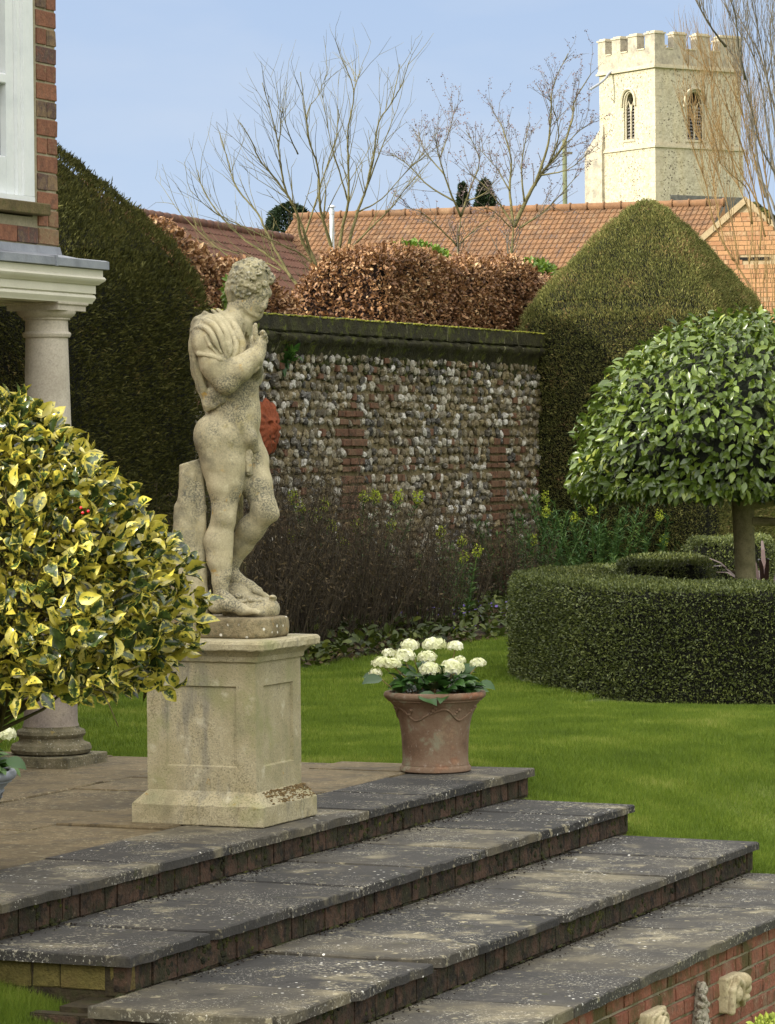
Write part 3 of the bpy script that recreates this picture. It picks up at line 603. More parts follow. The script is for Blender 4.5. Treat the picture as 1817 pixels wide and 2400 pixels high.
# low block added out of view on the left to shade the steps
shade_block = root('added_shade_block', W(-11, 5, 0), 'unseen low brick block added to shade the steps from the left, outside the picture', 'outbuilding')
mb = MB(); mb.box((-11.8, -1.0, -.8), (-9.9, 8.5, 2.6)); mb.build('wall', MT['brick_far'], shade_block)
mb = MB(); mb.add(Wv([(-12.0,-1.2,2.601),(-9.75,-1.2,2.601),(-9.75,8.55,2.601),(-12.0,8.55,2.601),(-10.9,-1.2,3.1),(-10.9,8.55,3.1)]), [(0,1,4),(1,2,5,4),(2,3,5),(3,0,4,5),(3,2,1,0)]); mb.build('roof', MT['tile_dark'], shade_block)
def shade_tree():  # unseen tree added to break up the sunlight on the steps
    c = W(-11.3, 5.6, 0); rt = root('added_shade_tree', (c[0], c[1], -.4), 'broad evergreen tree added left of the steps, outside the picture, to dapple their sunlight', 'tree')
    n = 3300; v = unit(rnd(n)); q = v*RNG.uniform(.3, 1, (n, 1))**.5; gate = np.sin(q[:, 1]*9+1)*np.sin(q[:, 2]*8+q[:, 0]*6) > -.35; q, v = q[gate], v[gate]; pp = Wv(q*np.array([1.1, 3.1, .95]))+c+np.array([0, 0, 3.75])
    V, Fc, _ = scatter(pp, v+rnd(len(v), .7), rnd(len(v)), RNG.uniform(.09, .15, len(v)), T_OVAL, 1.2); mesh('foliage', V, Fc, MT['laurel'], rt)
    mb = MB(); c2 = W(-12.3, 5.6, 0); mb.tube([(c2[0], c2[1], -.8), (c2[0], c2[1], 2.2), c+np.array([0, 0, 3.4])], [.16, .13, .06], n=10)
    for k in range(8): mb.tube([c+np.array([0, 0, 3.3]), Wv([[random.uniform(-.8, .8), random.uniform(-2.7, 2.7), 3.3+random.uniform(0, .8)]])[0]+c], [.05, .015], n=6)
    mb.build('trunk', MT['bark_olive'], rt)
shade_tree()

# ================================================================ PEDESTAL
PA0, PA1, PB0, PB1 = -7.604, -6.905, 14.41, 15.04; pc = ((PA0+PA1)/2, (PB0+PB1)/2)
ped = root('stone_pedestal', W(pc[0], pc[1], 0), 'square pale stone pedestal with sunk panels and moulded cap, carrying the statue', 'pedestal')
def ring(e, z, n=10, j=0.0):
    a0, a1, b0, b1 = PA0+e, PA1-e, PB0+e, PB1-e; pts = []
    cs = [(a0,b0),(a1,b0),(a1,b1),(a0,b1)]
    for i in range(4):
        p, q = np.array(cs[i]), np.array(cs[(i+1) % 4])
        for k in range(n): pts.append(p+(q-p)*(k/n + (0.012 if k == 0 else 0)))
    pts = np.array(pts); pts = pts + RNG.normal(0, j, pts.shape); return Wv(np.column_stack([pts, np.full(len(pts), z) + RNG.normal(0, j*.6, len(pts))]))
mb = MB(); mb.loft([ring(.004, .001, 24, .0012), ring(.0, .006, 24, .0012), ring(0, .05, 24, .0012), ring(0, .094, 24, .0016), ring(.004, .099, 24, .0012), ring(.03, .128, 24, .0012), ring(.058, .156, 24, .0012), ring(.062, .1601, 24, .0004)]); mb.build('base', MT['pedestal'], ped, smooth=False)
e = .062; a0, a1, b0, b1 = PA0+e, PA1-e, PB0+e, PB1-e; z0, z1 = .1602, .7738
def panel_face(mb, corner, ux, uy, Lx, fx0, fx1, fz0, fz1, nrm, dep=.013):
    """wall face with a sunk panel"""
    c = lambda x, z, d=0: corner + ux*x + np.array([0,0,1.0])*z - nrm*d
    o_ = [(0,z0),(Lx,z0),(Lx,z1),(0,z1)]; i_ = [(fx0,fz0),(fx1,fz0),(fx1,fz1),(fx0,fz1)]
    j_ = [(fx0+.006,fz0+.006),(fx1-.006,fz0+.006),(fx1-.006,fz1-.006),(fx0+.006,fz1-.006)]
    V = [c(*p) for p in o_] + [c(*p) for p in i_] + [c(*p, dep) for p in j_]; Fc = []
    for k in range(4):
        m = (k+1) % 4; Fc += [(k, m, 4+m, 4+k), (4+k, 4+m, 8+m, 8+k)]
    Fc.append((8,9,10,11)); mb.add(V, Fc)
mb = MB()
La, Lb = a1-a0, b1-b0
for cor, ux, L, nr in ((W(a0,b0,0), U2, La, -U1), (W(a1,b0,0), U1, Lb, U2), (W(a1,b1,0), -U2, La, U1), (W(a0,b1,0), -U1, Lb, -U2)):
    panel_face(mb, cor, ux, None, L, L*.175, L*.825, z0+.115, z1-.115, nr)
o = mb.build('body', MT['pedestal'], ped)
mb = MB(); mb.loft([ring(.060, .7739, 24, .0004), ring(.046, .776, 24, .001), ring(.040, .80, 24, .001), ring(.012, .829, 24, .001), ring(.008, .832, 24, .001), ring(-.014, .8322, 24, .0015), ring(-.018, .838, 24, .0015), ring(-.018, .862, 24, .0018), ring(-.012, .874, 24, .0015), ring(-.002, .879, 24, .001), ring(.05, .880, 24, .0004)]); mb.build('cap', MT['pedestal'], ped)
# brown moss crust on the right-hand ledge
mb = moss_cushions(420, lambda: (lambda t: (PA1 - .058 + t*.054, PB0+.10+.5*random.random()**.8, .160-t*.060))(random.random()**1.3), .003, .010); mb.build('moss_crust', MT['pedestal_brown'], ped, smooth=True)
# ================================================================ SCULPTURE: implicit surfaces on a voxel grid
class Vol:
    def __init__(s, lo, hi, res):
        s.lo = np.array(lo, float); s.res = res; s.n = np.ceil((np.array(hi)-s.lo)/res).astype(int)+1
        s.f = np.full(tuple(s.n), .5, np.float32); s.ax = [s.lo[i] + np.arange(s.n[i])*res for i in range(3)]
    def sub(s, lo, hi):
        i0 = np.maximum(np.floor((np.array(lo)-s.lo)/s.res).astype(int), 0); i1 = np.minimum(np.ceil((np.array(hi)-s.lo)/s.res).astype(int)+1, s.n)
        if (i1 <= i0).any(): return None
        sl = tuple(slice(a, b) for a, b in zip(i0, i1))
        return sl, np.meshgrid(s.ax[0][sl[0]], s.ax[1][sl[1]], s.ax[2][sl[2]], indexing='ij', sparse=True)
    def _op(s, lo, hi, fn, k, cut):
        m = k + 3*s.res; r = s.sub(np.array(lo)-m, np.array(hi)+m)
        if r is None: return
        sl, g = r; d = fn(*g).astype(np.float32); a = s.f[sl]
        if cut: d = -d; h = np.maximum(k-np.abs(a-d), 0)/max(k, 1e-6); s.f[sl] = np.maximum(a, d) + h*h*k*.25
        else: h = np.maximum(k-np.abs(a-d), 0)/max(k, 1e-6); s.f[sl] = np.minimum(a, d) - h*h*k*.25
    def cone(s, p, q, r1, r2=None, k=.02, cut=False):
        p, q = np.array(p, float), np.array(q, float); r2 = r1 if r2 is None else r2; v = q-p; L = float(v@v)+1e-12; R_ = max(r1, r2)
        def fn(X, Y, Z):
            t = np.clip(((X-p[0])*v[0]+(Y-p[1])*v[1]+(Z-p[2])*v[2])/L, 0, 1)
            return np.sqrt((X-p[0]-t*v[0])**2+(Y-p[1]-t*v[1])**2+(Z-p[2]-t*v[2])**2) - (r1+(r2-r1)*t)
        s._op(np.minimum(p, q)-R_, np.maximum(p, q)+R_, fn, k, cut)
    def chain(s, pts, rad, k=.01, cut=False):
        rad = np.broadcast_to(rad, (len(pts),))
        for i in range(len(pts)-1): s.cone(pts[i], pts[i+1], rad[i], rad[i+1], k, cut)
    def ell(s, c, r, k=.02, rot=None, cut=False):
        c = np.array(c, float); r = np.array(r, float); M = np.eye(3) if rot is None else np.array(rot)
        def fn(X, Y, Z):
            x, y, z = X-c[0], Y-c[1], Z-c[2]
            u = (M[0,0]*x+M[0,1]*y+M[0,2]*z)/r[0]; v = (M[1,0]*x+M[1,1]*y+M[1,2]*z)/r[1]; w = (M[2,0]*x+M[2,1]*y+M[2,2]*z)/r[2]
            k0 = np.sqrt(u*u+v*v+w*w); k1 = np.sqrt((u/r[0])**2+(v/r[1])**2+(w/r[2])**2)+1e-9
            return k0*(k0-1)/k1
        s._op(c-r.max(), c+r.max(), fn, k, cut)
    def smooth(s, pts, rad, k=.01, cut=False, m=5, taper=True):
        pts = np.array(pts, float); n = len(pts); e = np.vstack([2*pts[0]-pts[1], pts, 2*pts[-1]-pts[-2]]); out = []
        for i in range(n-1):
            a, b, c, d = e[i:i+4]
            for t in np.linspace(0, 1, m, endpoint=False): out.append(.5*(2*b+(c-a)*t+(2*a-5*b+4*c-d)*t*t+(3*b-3*c+d-a)*t**3))
        out.append(pts[-1]); t = np.linspace(0, 1, len(out)); w = np.clip(np.minimum(t, 1-t)/.22, .45, 1) if taper else np.ones(len(out))
        s.chain(out, rad*w, k, cut)
    def torus(s, c, nrm, R_, r, k=.004):
        c = np.array(c, float); n = unit(np.array(nrm, float))
        def fn(X, Y, Z):
            x, y, z = X-c[0], Y-c[1], Z-c[2]; h = x*n[0]+y*n[1]+z*n[2]; q = np.sqrt(np.maximum(x*x+y*y+z*z-h*h, 0))-R_
            return np.sqrt(q*q+h*h)-r
        s._op(c-R_-r, c+R_+r, fn, k, False)
    def rbox(s, c, h, rr, M=None, k=.01, cut=False):
        c = np.array(c, float); h = np.array(h, float); M = np.eye(3) if M is None else np.array(M)
        def fn(X, Y, Z):
            x, y, z = X-c[0], Y-c[1], Z-c[2]; q = [np.abs(M[i,0]*x+M[i,1]*y+M[i,2]*z)-(h[i]-rr) for i in range(3)]
            return np.sqrt(sum(np.maximum(a, 0)**2 for a in q)) + np.minimum(np.maximum(np.maximum(q[0], q[1]), q[2]), 0) - rr
        e = np.linalg.norm(h); s._op(c-e, c+e, fn, k, cut)
    def wobble(s, amp, sc, seed=0):
        X, Y, Z = np.meshgrid(*s.ax, indexing='ij', sparse=True); r = np.random.default_rng(seed)
        for i in range(4):
            d = unit(r.normal(0, 1, 3))*sc*(1+.6*i); ph = r.uniform(0, 6, 1)[0]; e = unit(r.normal(0, 1, 3))*sc*(1+.5*i)
            s.f += (amp/(1+.5*i)*np.sin(d[0]*X+d[1]*Y+d[2]*Z+ph)*np.sin(e[0]*X+e[1]*Y+e[2]*Z+ph*2)).astype(np.float32)
    def mesh(s):
        f = s.f; f[0] = f[-1] = .5; f[:, 0] = f[:, -1] = .5; f[:, :, 0] = f[:, :, -1] = .5
        ins = f < 0; nx, ny, nz = f.shape
        c = np.zeros((nx-1, ny-1, nz-1), np.int8); cor = [(i, j, k) for i in (0, 1) for j in (0, 1) for k in (0, 1)]
        for i, j, k in cor: c += ins[i:nx-1+i, j:ny-1+j, k:nz-1+k]
        act = (c > 0) & (c < 8); idx = np.full(act.shape, -1, np.int64); I = np.argwhere(act); idx[act] = np.arange(len(I))
        acc = np.zeros((len(I), 3)); cnt = np.zeros(len(I))
        for a, b in [(p, q) for p in cor for q in cor if sum(q)-sum(p) == 1 and all(y >= x for x, y in zip(p, q))]:
            fa = f[I[:, 0]+a[0], I[:, 1]+a[1], I[:, 2]+a[2]]; fb = f[I[:, 0]+b[0], I[:, 1]+b[1], I[:, 2]+b[2]]
            m = (fa < 0) != (fb < 0); t = np.where(m, fa/(fa-fb+1e-12), 0)
            acc += m[:, None]*(np.array(a)+t[:, None]*(np.array(b)-np.array(a))); cnt += m
        V = s.lo + (I + acc/cnt[:, None])*s.res; Q = []
        for ax in range(3):
            o = [x for x in range(3) if x != ax]; sh = [slice(None)]*3
            sa, sb = list(sh), list(sh); sa[ax] = slice(0, -1); sb[ax] = slice(1, None)
            ch = ins[tuple(sa)] != ins[tuple(sb)]; E = np.argwhere(ch); E = E[(E[:, o[0]] > 0) & (E[:, o[1]] > 0) & (E[:, o[0]] < s.n[o[0]]-1) & (E[:, o[1]] < s.n[o[1]]-1)]
            fl = ins[tuple(E.T)]; q = []
            for da, db in ((0, 0), (-1, 0), (-1, -1), (0, -1)):
                e = E.copy(); e[:, o[0]] += da; e[:, o[1]] += db; q.append(idx[tuple(e.T)])
            q = np.stack(q, 1); flip = fl ^ (ax == 1); q[~flip] = q[~flip][:, ::-1]; Q.append(q)
        Q = np.concatenate(Q); return V, Q[(Q >= 0).all(1)]

SY = 16.38
st_loc = np.array([*(W(pc[0], pc[1], 0)[:2]), .880])
statue = root('statue', st_loc, 'weathered stone statue of a curly-haired youth with a cloak, standing on the pedestal', 'statue')
def A(x, y, d=0): return P(380+x/4.609, 580+y/4.609, SY+d) - st_loc
def B(x, y, d=0): return P(380+x/4.609, 1040+y/4.609, SY+d) - st_loc
def HD(x, y, d=0): return P(510+x/11.17, 600+y/11.17, SY+d) - st_loc
def KH(x, y, d=0): return P(540+x/13.958, 740+y/13.958, SY+d) - st_loc      # hand close-up
def body():
    v = Vol((-.30, -.36, .06), (.36, .36, 1.86), .004)
    # pelvis and belly
    v.ell(A(720, 2010, 0), (.140, .150, .135), .02)
    v.ell(A(530, 2040, -.075), (.086, .092, .105), .03); v.ell(A(540, 2060, .075), (.082, .09, .10), .03)
    v.ell(A(800, 1740, -.01), (.110, .128, .15), .05); v.ell(A(860, 1830, -.02), (.078, .10, .10), .04)
    v.ell(A(720, 1560, 0), (.118, .130, .15), .05); v.ell(A(750, 1330, 0), (.128, .155, .17), .05)
    v.ell(A(700, 1080, .01), (.10, .165, .12), .05)
    v.ell(A(790, 1120, -.045), (.06, .08, .075), .03); v.ell(A(860, 1090, .07), (.06, .08, .075), .03)   # chest
    v.cone(A(960, 1500, -.06), A(985, 1850, -.055), .028, .022, .04)                                  # front of the belly
    v.chain([A(880, 1960, -.11), A(960, 2060, -.10), A(1010, 2180, -.06)], [.018, .02, .02], .04)       # inguinal line
    # shoulders, neck
    v.cone(A(520, 960, -.16), A(800, 830, 0), .055, .055, .05); v.cone(A(800, 850, 0), A(880, 960, .15), .055, .062, .05)
    v.ell(A(885, 960, .16), (.062, .06, .065), .03)
    v.cone(HD(500, 1750, 0), HD(620, 1050, 0), .063, .056, .03); v.cone(HD(560, 1700, -.02), A(640, 900, -.1), .05, .055, .05)
    # head
    v.ell(HD(840, 640, 0), (.095, .085, .098), .02)
    v.ell(HD(985, 1150, -.012), (.054, .060, .082), .03)
    v.cone(HD(690, 1250, -.045), HD(960, 1520, -.03), .026, .024, .03); v.cone(HD(760, 1250, .05), HD(980, 1500, .015), .026, .024, .03)
    v.ell(HD(1010, 1535, -.015), (.029, .028, .023), .02)
    v.ell(HD(1150, 960, -.01), (.050, .058, .034), .025)                                             # forehead
    v.cone(HD(1000, 1045, -.070), HD(1200, 1030, -.058), .010, .011, .012); v.cone(HD(1200, 1030, -.058), HD(1345, 1010, -.02), .011, .010, .012)
    v.ell(HD(1120, 1125, -.075), (.015, .010, .009), .012, cut=True); v.ell(HD(1300, 1100, -.045), (.012, .014, .010), .010, cut=True)
    v.ell(HD(1115, 1130, -.060), (.014, .012, .010), .004); v.ell(HD(1265, 1110, -.035), (.012, .012, .009), .004)
    v.cone(HD(1095, 1108, -.071), HD(1150, 1110, -.070), .003, .003, .004)
    v.ell(HD(990, 1240, -.050), (.026, .022, .028), .02)
    v.chain([HD(1290, 1060, -.040), HD(1262, 1200, -.050), HD(1215, 1320, -.058)], [.008, .010, .0145], .008)
    v.ell(HD(1170, 1345, -.058), (.008, .008, .006), .006)
    v.ell(HD(1165, 1365, -.068), (.005, .005, .0035), .003, cut=True)
    v.cone(HD(1070, 1418, -.050), HD(1160, 1405, -.055), .0055, .0075, .006); v.cone(HD(1075, 1458, -.048), HD(1150, 1450, -.052), .006, .008, .006)
    v.cone(HD(1060, 1437, -.060), HD(1165, 1427, -.064), .0028, .0028, .003, cut=True)
    v.cone(HD(1070, 1500, -.058), HD(1110, 1495, -.056), .005, .005, .008, cut=True)
    # deep hollow between chest and forearm
    for d_ in (-.20, -.17, -.14, -.11, -.08, -.05, -.02):
        v.chain([KH(440, 300, d_), KH(450, 560, d_), KH(545, 850, d_), KH(440, 1150, d_)], [.005, .010, .021, .020], .006, cut=True)
    # line under the jaw
    v.chain([HD(600, 1400, -.075), HD(760, 1580, -.066), HD(960, 1680, -.05)], [.010, .013, .013], .010, cut=True)
    # right arm (near)
    v.ell(A(500, 990, -.175), (.072, .07, .078), .03)
    v.chain([A(510, 1040, -.185), A(590, 1250, -.20), A(680, 1440, -.205)], [.070, .074, .056], .03)
    v.ell(A(680, 1462, -.20), (.042, .046, .038), .03); v.ell(A(620, 1280, -.205), (.075, .055, .09), .03)
    v.chain([A(700, 1440, -.20), A(850, 1300, -.21), A(1000, 1180, -.20), KH(900, 1230, -.19)], [.056, .058, .042, .031], .03)
    # hand
    v.ell(KH(960, 950, -.185), (.027, .034, .042), .02)
    v.cone(KH(930, 1180, -.19), KH(970, 950, -.185), .028, .028, .02)
    v.chain([KH(850, 760, -.200), KH(825, 560, -.205), KH(820, 300, -.205)], [.014, .012, .0105], .006)       # forefinger
    v.chain([KH(1010, 740, -.195), KH(1120, 640, -.200), KH(1060, 540, -.205), KH(1000, 560, -.200)], [.014, .012, .011, .009], .005)
    v.chain([KH(1080, 780, -.175), KH(1150, 720, -.170), KH(1110, 620, -.172), KH(1050, 620, -.180)], [.013, .012, .010, .008], .004)
    v.chain([KH(1110, 880, -.160), KH(1165, 830, -.150), KH(1130, 730, -.150), KH(1080, 720, -.165)], [.012, .011, .009, .008], .004)
    v.chain([KH(860, 980, -.17), KH(790, 900, -.165), KH(740, 760, -.165), KH(735, 690, -.165)], [.015, .013, .011, .009], .006)    # thumb
    # left arm, held behind the forearm
    v.chain([A(895, 980, .165), A(960, 1200, .15), A(990, 1400, .06)], [.052, .048, .040], .03)
    v.chain([A(990, 1400, .06), A(1010, 1330, -.08), A(1030, 1275, -.16)], [.040, .032, .024], .03)
    for q in range(4): v.chain([A(1030-q*14, 1262+q*14, -.15), A(1052-q*14, 1275+q*16, -.185), A(1035-q*14, 1300+q*14, -.212)], [.010, .0095, .008], .004)
    # standing leg
    v.chain([A(650, 2080, -.055), B(680, 200, -.06), B(670, 430, -.065), B(675, 650, -.06)], [.104, .092, .078, .064], .03)
    v.ell(B(570, 160, -.05), (.068, .085, .11), .04); v.ell(B(760, 300, -.06), (.055, .07, .13), .04)
    v.ell(B(672, 770, -.07), (.054, .056, .062), .03); v.ell(B(730, 790, -.085), (.024, .03, .032), .02)
    v.chain([B(650, 850, -.055), B(605, 1060, -.05), B(610, 1250, -.055), B(632, 1480, -.06), B(635, 1620, -.06)], [.056, .064, .052, .036, .037], .03)
    v.cone(B(700, 850, -.075), B(700, 1400, -.075), .026, .022, .03)                                     # shin
    v.ell(B(580, 1760, -.055), (.038, .036, .030), .02); v.ell(B(655, 1620, -.095), (.013, .012, .014), .01)
    v.chain([B(600, 1740, -.06), B(700, 1720, -.075), B(860, 1790, -.10), B(950, 1815, -.115)], [.036, .040, .026, .018], .02)
    for q, (dx, dd, r) in enumerate([(95, -.132, .014), (85, -.115, .0125), (70, -.100, .012), (52, -.085, .0115), (30, -.072, .011)]):
        v.chain([B(900, 1805, -.1 + (.012-.010*q)*-1), B(950+dx*.5, 1812, dd), B(945+dx, 1826, dd)], [.015, r, r*.9], .006)
    # bent leg, behind
    v.chain([A(860, 2100, .07), B(940, 180, .075), B(1010, 420, .03), B(1090, 640, -.01)], [.098, .090, .075, .062], .03)
    v.ell(B(1110, 720, -.02), (.060, .052, .052), .03); v.ell(B(1215, 765, -.025), (.022, .03, .026), .02)
    v.chain([B(1100, 760, -.01), B(960, 920, .04), B(860, 1080, .08), B(765, 1260, .10), B(740, 1350, .10)], [.056, .060, .052, .036, .034], .03)
    v.chain([B(740, 1400, .10), B(800, 1470, .09), B(940, 1550, .07), B(1040, 1590, .06)], [.038, .036, .030, .022], .02)
    for q in range(5): v.chain([B(1000+q*6, 1590, .03+q*.016), B(1075+8*q, 1620+4*q, .025+q*.018), B(1110+8*q, 1655, .025+q*.018)], [.015, .0125, .011], .005)
    v.wobble(.0006, 45, 3)
    return v.mesh()
V_, Q_ = body(); mesh('body', V_+st_loc, Q_, MT['statue'], statue, smooth=True)
def hair():
    v = Vol(HD(100, 1350, .15)-np.array([0, .35, 0]), HD(1650, 40, .15)+np.array([0, .0, 0]), .0032)
    c = HD(862, 640, 0); rr = np.array([.096, .092, .098]); r = np.random.default_rng(5)
    v.ell(HD(855, 610, 0), (.096, .088, .094), .01); v.ell(HD(520, 780, 0), (.046, .07, .085), .03)
    face = unit(np.array([.80, -.42, -.48]))
    n = 0
    while n < 620:
        d = unit(r.normal(0, 1, 3))
        if d @ face > .60 or d[2] < -.62 or d[1] > .55: continue
        p = c + d*rr*r.uniform(1.0, 1.05)
        if d[2] < -.1: p = p + np.array([-.012, 0, 0])
        R_ = r.uniform(.006, .0115)
        if n % 2: v.torus(p, unit(d+r.normal(0, .6, 3)), R_, R_*.48, .002)
        else: v.ell(p, (R_*.9, R_*.7, R_*.8), .003)
        n += 1
    for q in range(44):                                    # fringe of short locks over the brow
        t = r.random(); p = HD(830+600*t, 900+40*math.sin(q*2.1)-330*t**4-r.random()*150, -.088+.085*t*t)
        v.cone(p, p+r.normal(0, .006, 3)+np.array([0,0,-.006]), r.uniform(.007, .010), .006, .004)
    for x, y, d_ in ((640,700,-.095),(760,730,-.098),(560,820,-.09),(690,900,-.088),(800,950,-.082),(640,1010,-.078),(740,1060,-.072),(520,960,-.08),(430,860,-.07),(900,800,-.096),(1080,780,-.09),(1240,720,-.07),(1400,640,-.035),(1440,560,-.02)):
        v.torus(HD(x, y, d_), (.2+r.normal(0,.3), -1, r.normal(0,.3)), .0105, .0062, .003); v.cone(HD(x, y, d_+.012), HD(x+10, y+10, d_+.004), .010, .006, .004)
    v.chain([HD(500, 900, -.01), HD(500, 1120, -.01)], [.050, .042], .03); v.chain([HD(490, 950, .03), HD(490, 1100, .03)], [.048, .040], .03)
    return v.mesh()
V_, Q_ = hair(); mesh('hair', V_+st_loc, Q_, MT['hair'], statue, smooth=True)
def cloak():
    v = Vol((-.36, -.36, .85), (.22, .33, 1.62), .0038)
    # mass over the shoulder
    v.ell(A(490, 960, -.15), (.076, .078, .098), .03); v.ell(A(500, 1020, -.190), (.078, .074, .088), .02); v.cone(A(560, 830, -.12), A(700, 760, -.04), .045, .038, .04)
    v.chain([A(600, 860, -.15), A(720, 1000, -.165), A(740, 1120, -.17)], [.045, .042, .034], .03)
    v.cone(A(500, 1245, -.20), A(700, 1330, -.22), .056, .060, .003, cut=True); v.cone(A(400, 1262, -.19), A(560, 1300, -.20), .046, .05, .003, cut=True)
    v.chain([A(352, 1120, -.17), A(400, 1150, -.235), A(520, 1168, -.268), A(620, 1205, -.272), A(690, 1240, -.258)], [.010, .012, .012, .012, .010], .008)
    v.chain([A(470, 960, -.262), A(520, 1060, -.270), A(600, 1150, -.272)], [.007, .008, .006], .012)
    # folds
    fold = [([A(600,672,-.03), A(690,740,-.085), A(790,860,-.130), A(850,990,-.160), A(862,1080,-.18), A(800,1190,-.20), A(710,1262,-.222)], .019),
            ([A(545,680,-.07), A(650,775,-.135), A(740,920,-.180), A(795,1060,-.212), A(765,1180,-.228), A(704,1248,-.236)], .018),
            ([A(460,700,-.09), A(560,760,-.165), A(660,870,-.212), A(718,1000,-.238), A(730,1120,-.248), A(700,1220,-.250)], .017),
            ([A(372,780,-.11), A(450,790,-.19), A(560,840,-.236), A(634,950,-.258), A(672,1080,-.266), A(690,1190,-.262)], .0155),
            ([A(322,910,-.11), A(370,872,-.19), A(460,870,-.246), A(530,930,-.272), A(584,1040,-.278), A(640,1140,-.272)], .0125)]
    for pts, r in fold: v.smooth(pts, r, .005)
    for i in range(4):
        a_, b_ = fold[i][0], fold[i+1][0]; m = [(np.array(a_[min(q, len(a_)-1)])+np.array(b_[min(q, len(b_)-1)]))/2 + np.array([0, -.014, .006]) for q in range(1, 5)]
        v.smooth(m, .0055, .004, cut=True)
    # part hanging down the back
    v.chain([A(430, 850, -.08), A(400, 1050, -.06), A(410, 1300, -.05), A(455, 1500, -.05), A(482, 1680, -.06)], [.055, .045, .040, .034, .020], .03)
    v.chain([A(410, 900, .02), A(400, 1100, .03), A(425, 1350, .03), A(470, 1560, .02)], [.05, .045, .042, .028], .03)
    v.smooth([A(348, 840, -.12), A(318, 1020, -.11), A(334, 1250, -.10), A(390, 1480, -.10), A(450, 1700, -.10)], .012, .008)
    v.smooth([A(366, 900, -.15), A(345, 1080, -.15), A(366, 1300, -.14), A(424, 1500, -.13), A(460, 1690, -.12)], .011, .006)
    v.smooth([A(392, 1160, -.14), A(402, 1330, -.135), A(452, 1500, -.13), A(482, 1600, -.12)], .011, .006)
    for xa, xb in ((318, 352), (345, 395)): v.chain([A(xa+18, 960, -.17), A(xa+18, 1200, -.16), A(xb+50, 1460, -.15)], [.0045, .005, .004], .006, cut=True)
    # loose end caught at the waist
    v.chain([A(500, 1560, -.09), A(590, 1600, -.12), A(680, 1600, -.13)], [.024, .03, .018], .02); v.chain([A(540, 1560, -.12), A(490, 1700, -.11), A(468, 1745, -.10)], [.02, .020, .010], .015)
    v.chain([A(560, 1600, -.13), A(530, 1690, -.12), A(490, 1745, -.11)], [.022, .018, .010], .012); v.chain([A(640, 1580, -.14), A(650, 1650, -.135), A(560, 1710, -.125), A(485, 1752, -.11)], [.014, .016, .013, .007], .010)
    return v.mesh()
V_, Q_ = cloak(); mesh('cloak', V_+st_loc, Q_, MT['statue'], statue, smooth=True)
def support():
    v = Vol((-.30, -.22, .075), (.32, .26, .92), .0045)
    # tree stump
    v.chain([B(320, 210, -.01), B(310, 600, -.01), B(300, 1000, -.01), B(300, 1400, -.01), B(330, 1800, -.01)], [.052, .056, .066, .074, .085], .02)
    v.chain([B(255, 230, -.03), B(255, 640, -.03), B(215, 1000, -.03), B(230, 1800, -.03)], [.030, .036, .045, .05], .015)
    v.chain([B(200, 690, -.02), B(190, 1100, -.02), B(210, 1750, -.01)], [.033, .035, .05], .012)
    v.chain([B(400, 260, -.03), B(425, 700, -.035), B(420, 1200, -.03), B(430, 1700, -.03)], [.022, .022, .024, .03], .015)
    v.rbox(B(330, 90, 0), (.16, .16, .040), .004, np.array([[.96, 0, .28], [0, 1, 0], [-.28, 0, .96]]), .004, cut=True)
    v.chain([B(345, 250, -.085), B(350, 800, -.10), B(370, 1500, -.11)], [.007, .007, .007], .01, cut=True)
    # rock under the back foot
    v.ell(B(900, 1790, .06), (.115, .10, .085), .03); v.ell(B(1050, 1800, .02), (.095, .12, .060), .03); v.ell(B(830, 1640, .08), (.075, .07, .07), .03)
    v.cone(B(780, 1560, .09), B(1040, 1680, .07), .035, .035, .03)
    v.ell(B(1150, 1780, .0), (.05, .08, .05), .02)
    r5 = np.random.default_rng(11)
    for i in range(46):
        q = B(r5.uniform(790, 1200), r5.uniform(1640, 1830), r5.uniform(-.06, .06)); v.ell(q, (r5.uniform(.012, .026), r5.uniform(.012, .03), r5.uniform(.008, .016)), .006)
    v.wobble(.0012, 60, 8)
    return v.mesh()
V_, Q_ = support(); mesh('tree_stump', V_+st_loc, Q_, MT['plinth'] if False else MT['statue'], statue, smooth=True)
# figure plinth: rounded slab
def plinth_ring(s, z, j=.0015, n=72):
    t = np.linspace(0, 2*math.pi, n, endpoint=False); c, q = np.cos(t), np.sin(t)
    a = np.sign(c)*np.abs(c)**.42*.272*s; b = np.sign(q)*np.abs(q)**.42*.185*s
    cx = P(536, 1487, SY) ; ca, cb = float(cx @ U2), float(cx @ U1)
    return Wv(np.column_stack([ca+a+RNG.normal(0, j, n), cb+b+RNG.normal(0, j, n), np.full(n, .880+z)+RNG.normal(0, j*.6, n)]))
mb = MB(); mb.loft([plinth_ring(.96, .001, 0), plinth_ring(.985, .010), plinth_ring(1, .018), plinth_ring(1, .045), plinth_ring(.995, .07), plinth_ring(.985, .086), plinth_ring(.965, .094), plinth_ring(.9, .0965, .0005), plinth_ring(.6, .097, 0)])
o = mb.build('plinth', MT['plinth'], statue, smooth=True)
def loin():
    v = Vol(B(700, 520, .02)-np.array([0, .26, 0]), B(1120, -120, .02)+np.array([0, .08, 0]), .003)
    v.chain([B(925, 60, -.070), B(935, 180, -.070), B(940, 280, -.065)], [.010, .013, .016], .01); v.ell(B(940, 320, -.060), (.018, .018, .014), .008)
    for i in range(40): v.torus(B(905+RNG.uniform(0, 60), 40+RNG.uniform(0, 200), -.082+RNG.uniform(0, .014)), unit(np.array([RNG.normal(0,.4), -1, RNG.normal(0,.4)])), .008, .0038, .003)
    for i in range(3): v.chain([B(905+i*20, 60, -.078), B(918+i*16, 190, -.084), B(915+i*16, 300, -.078)], [.005, .006, .005], .003)
    return v.mesh()
V_, Q_ = loin(); mesh('fig_leaf', V_+st_loc, Q_, MT['statue'], statue, smooth=True)
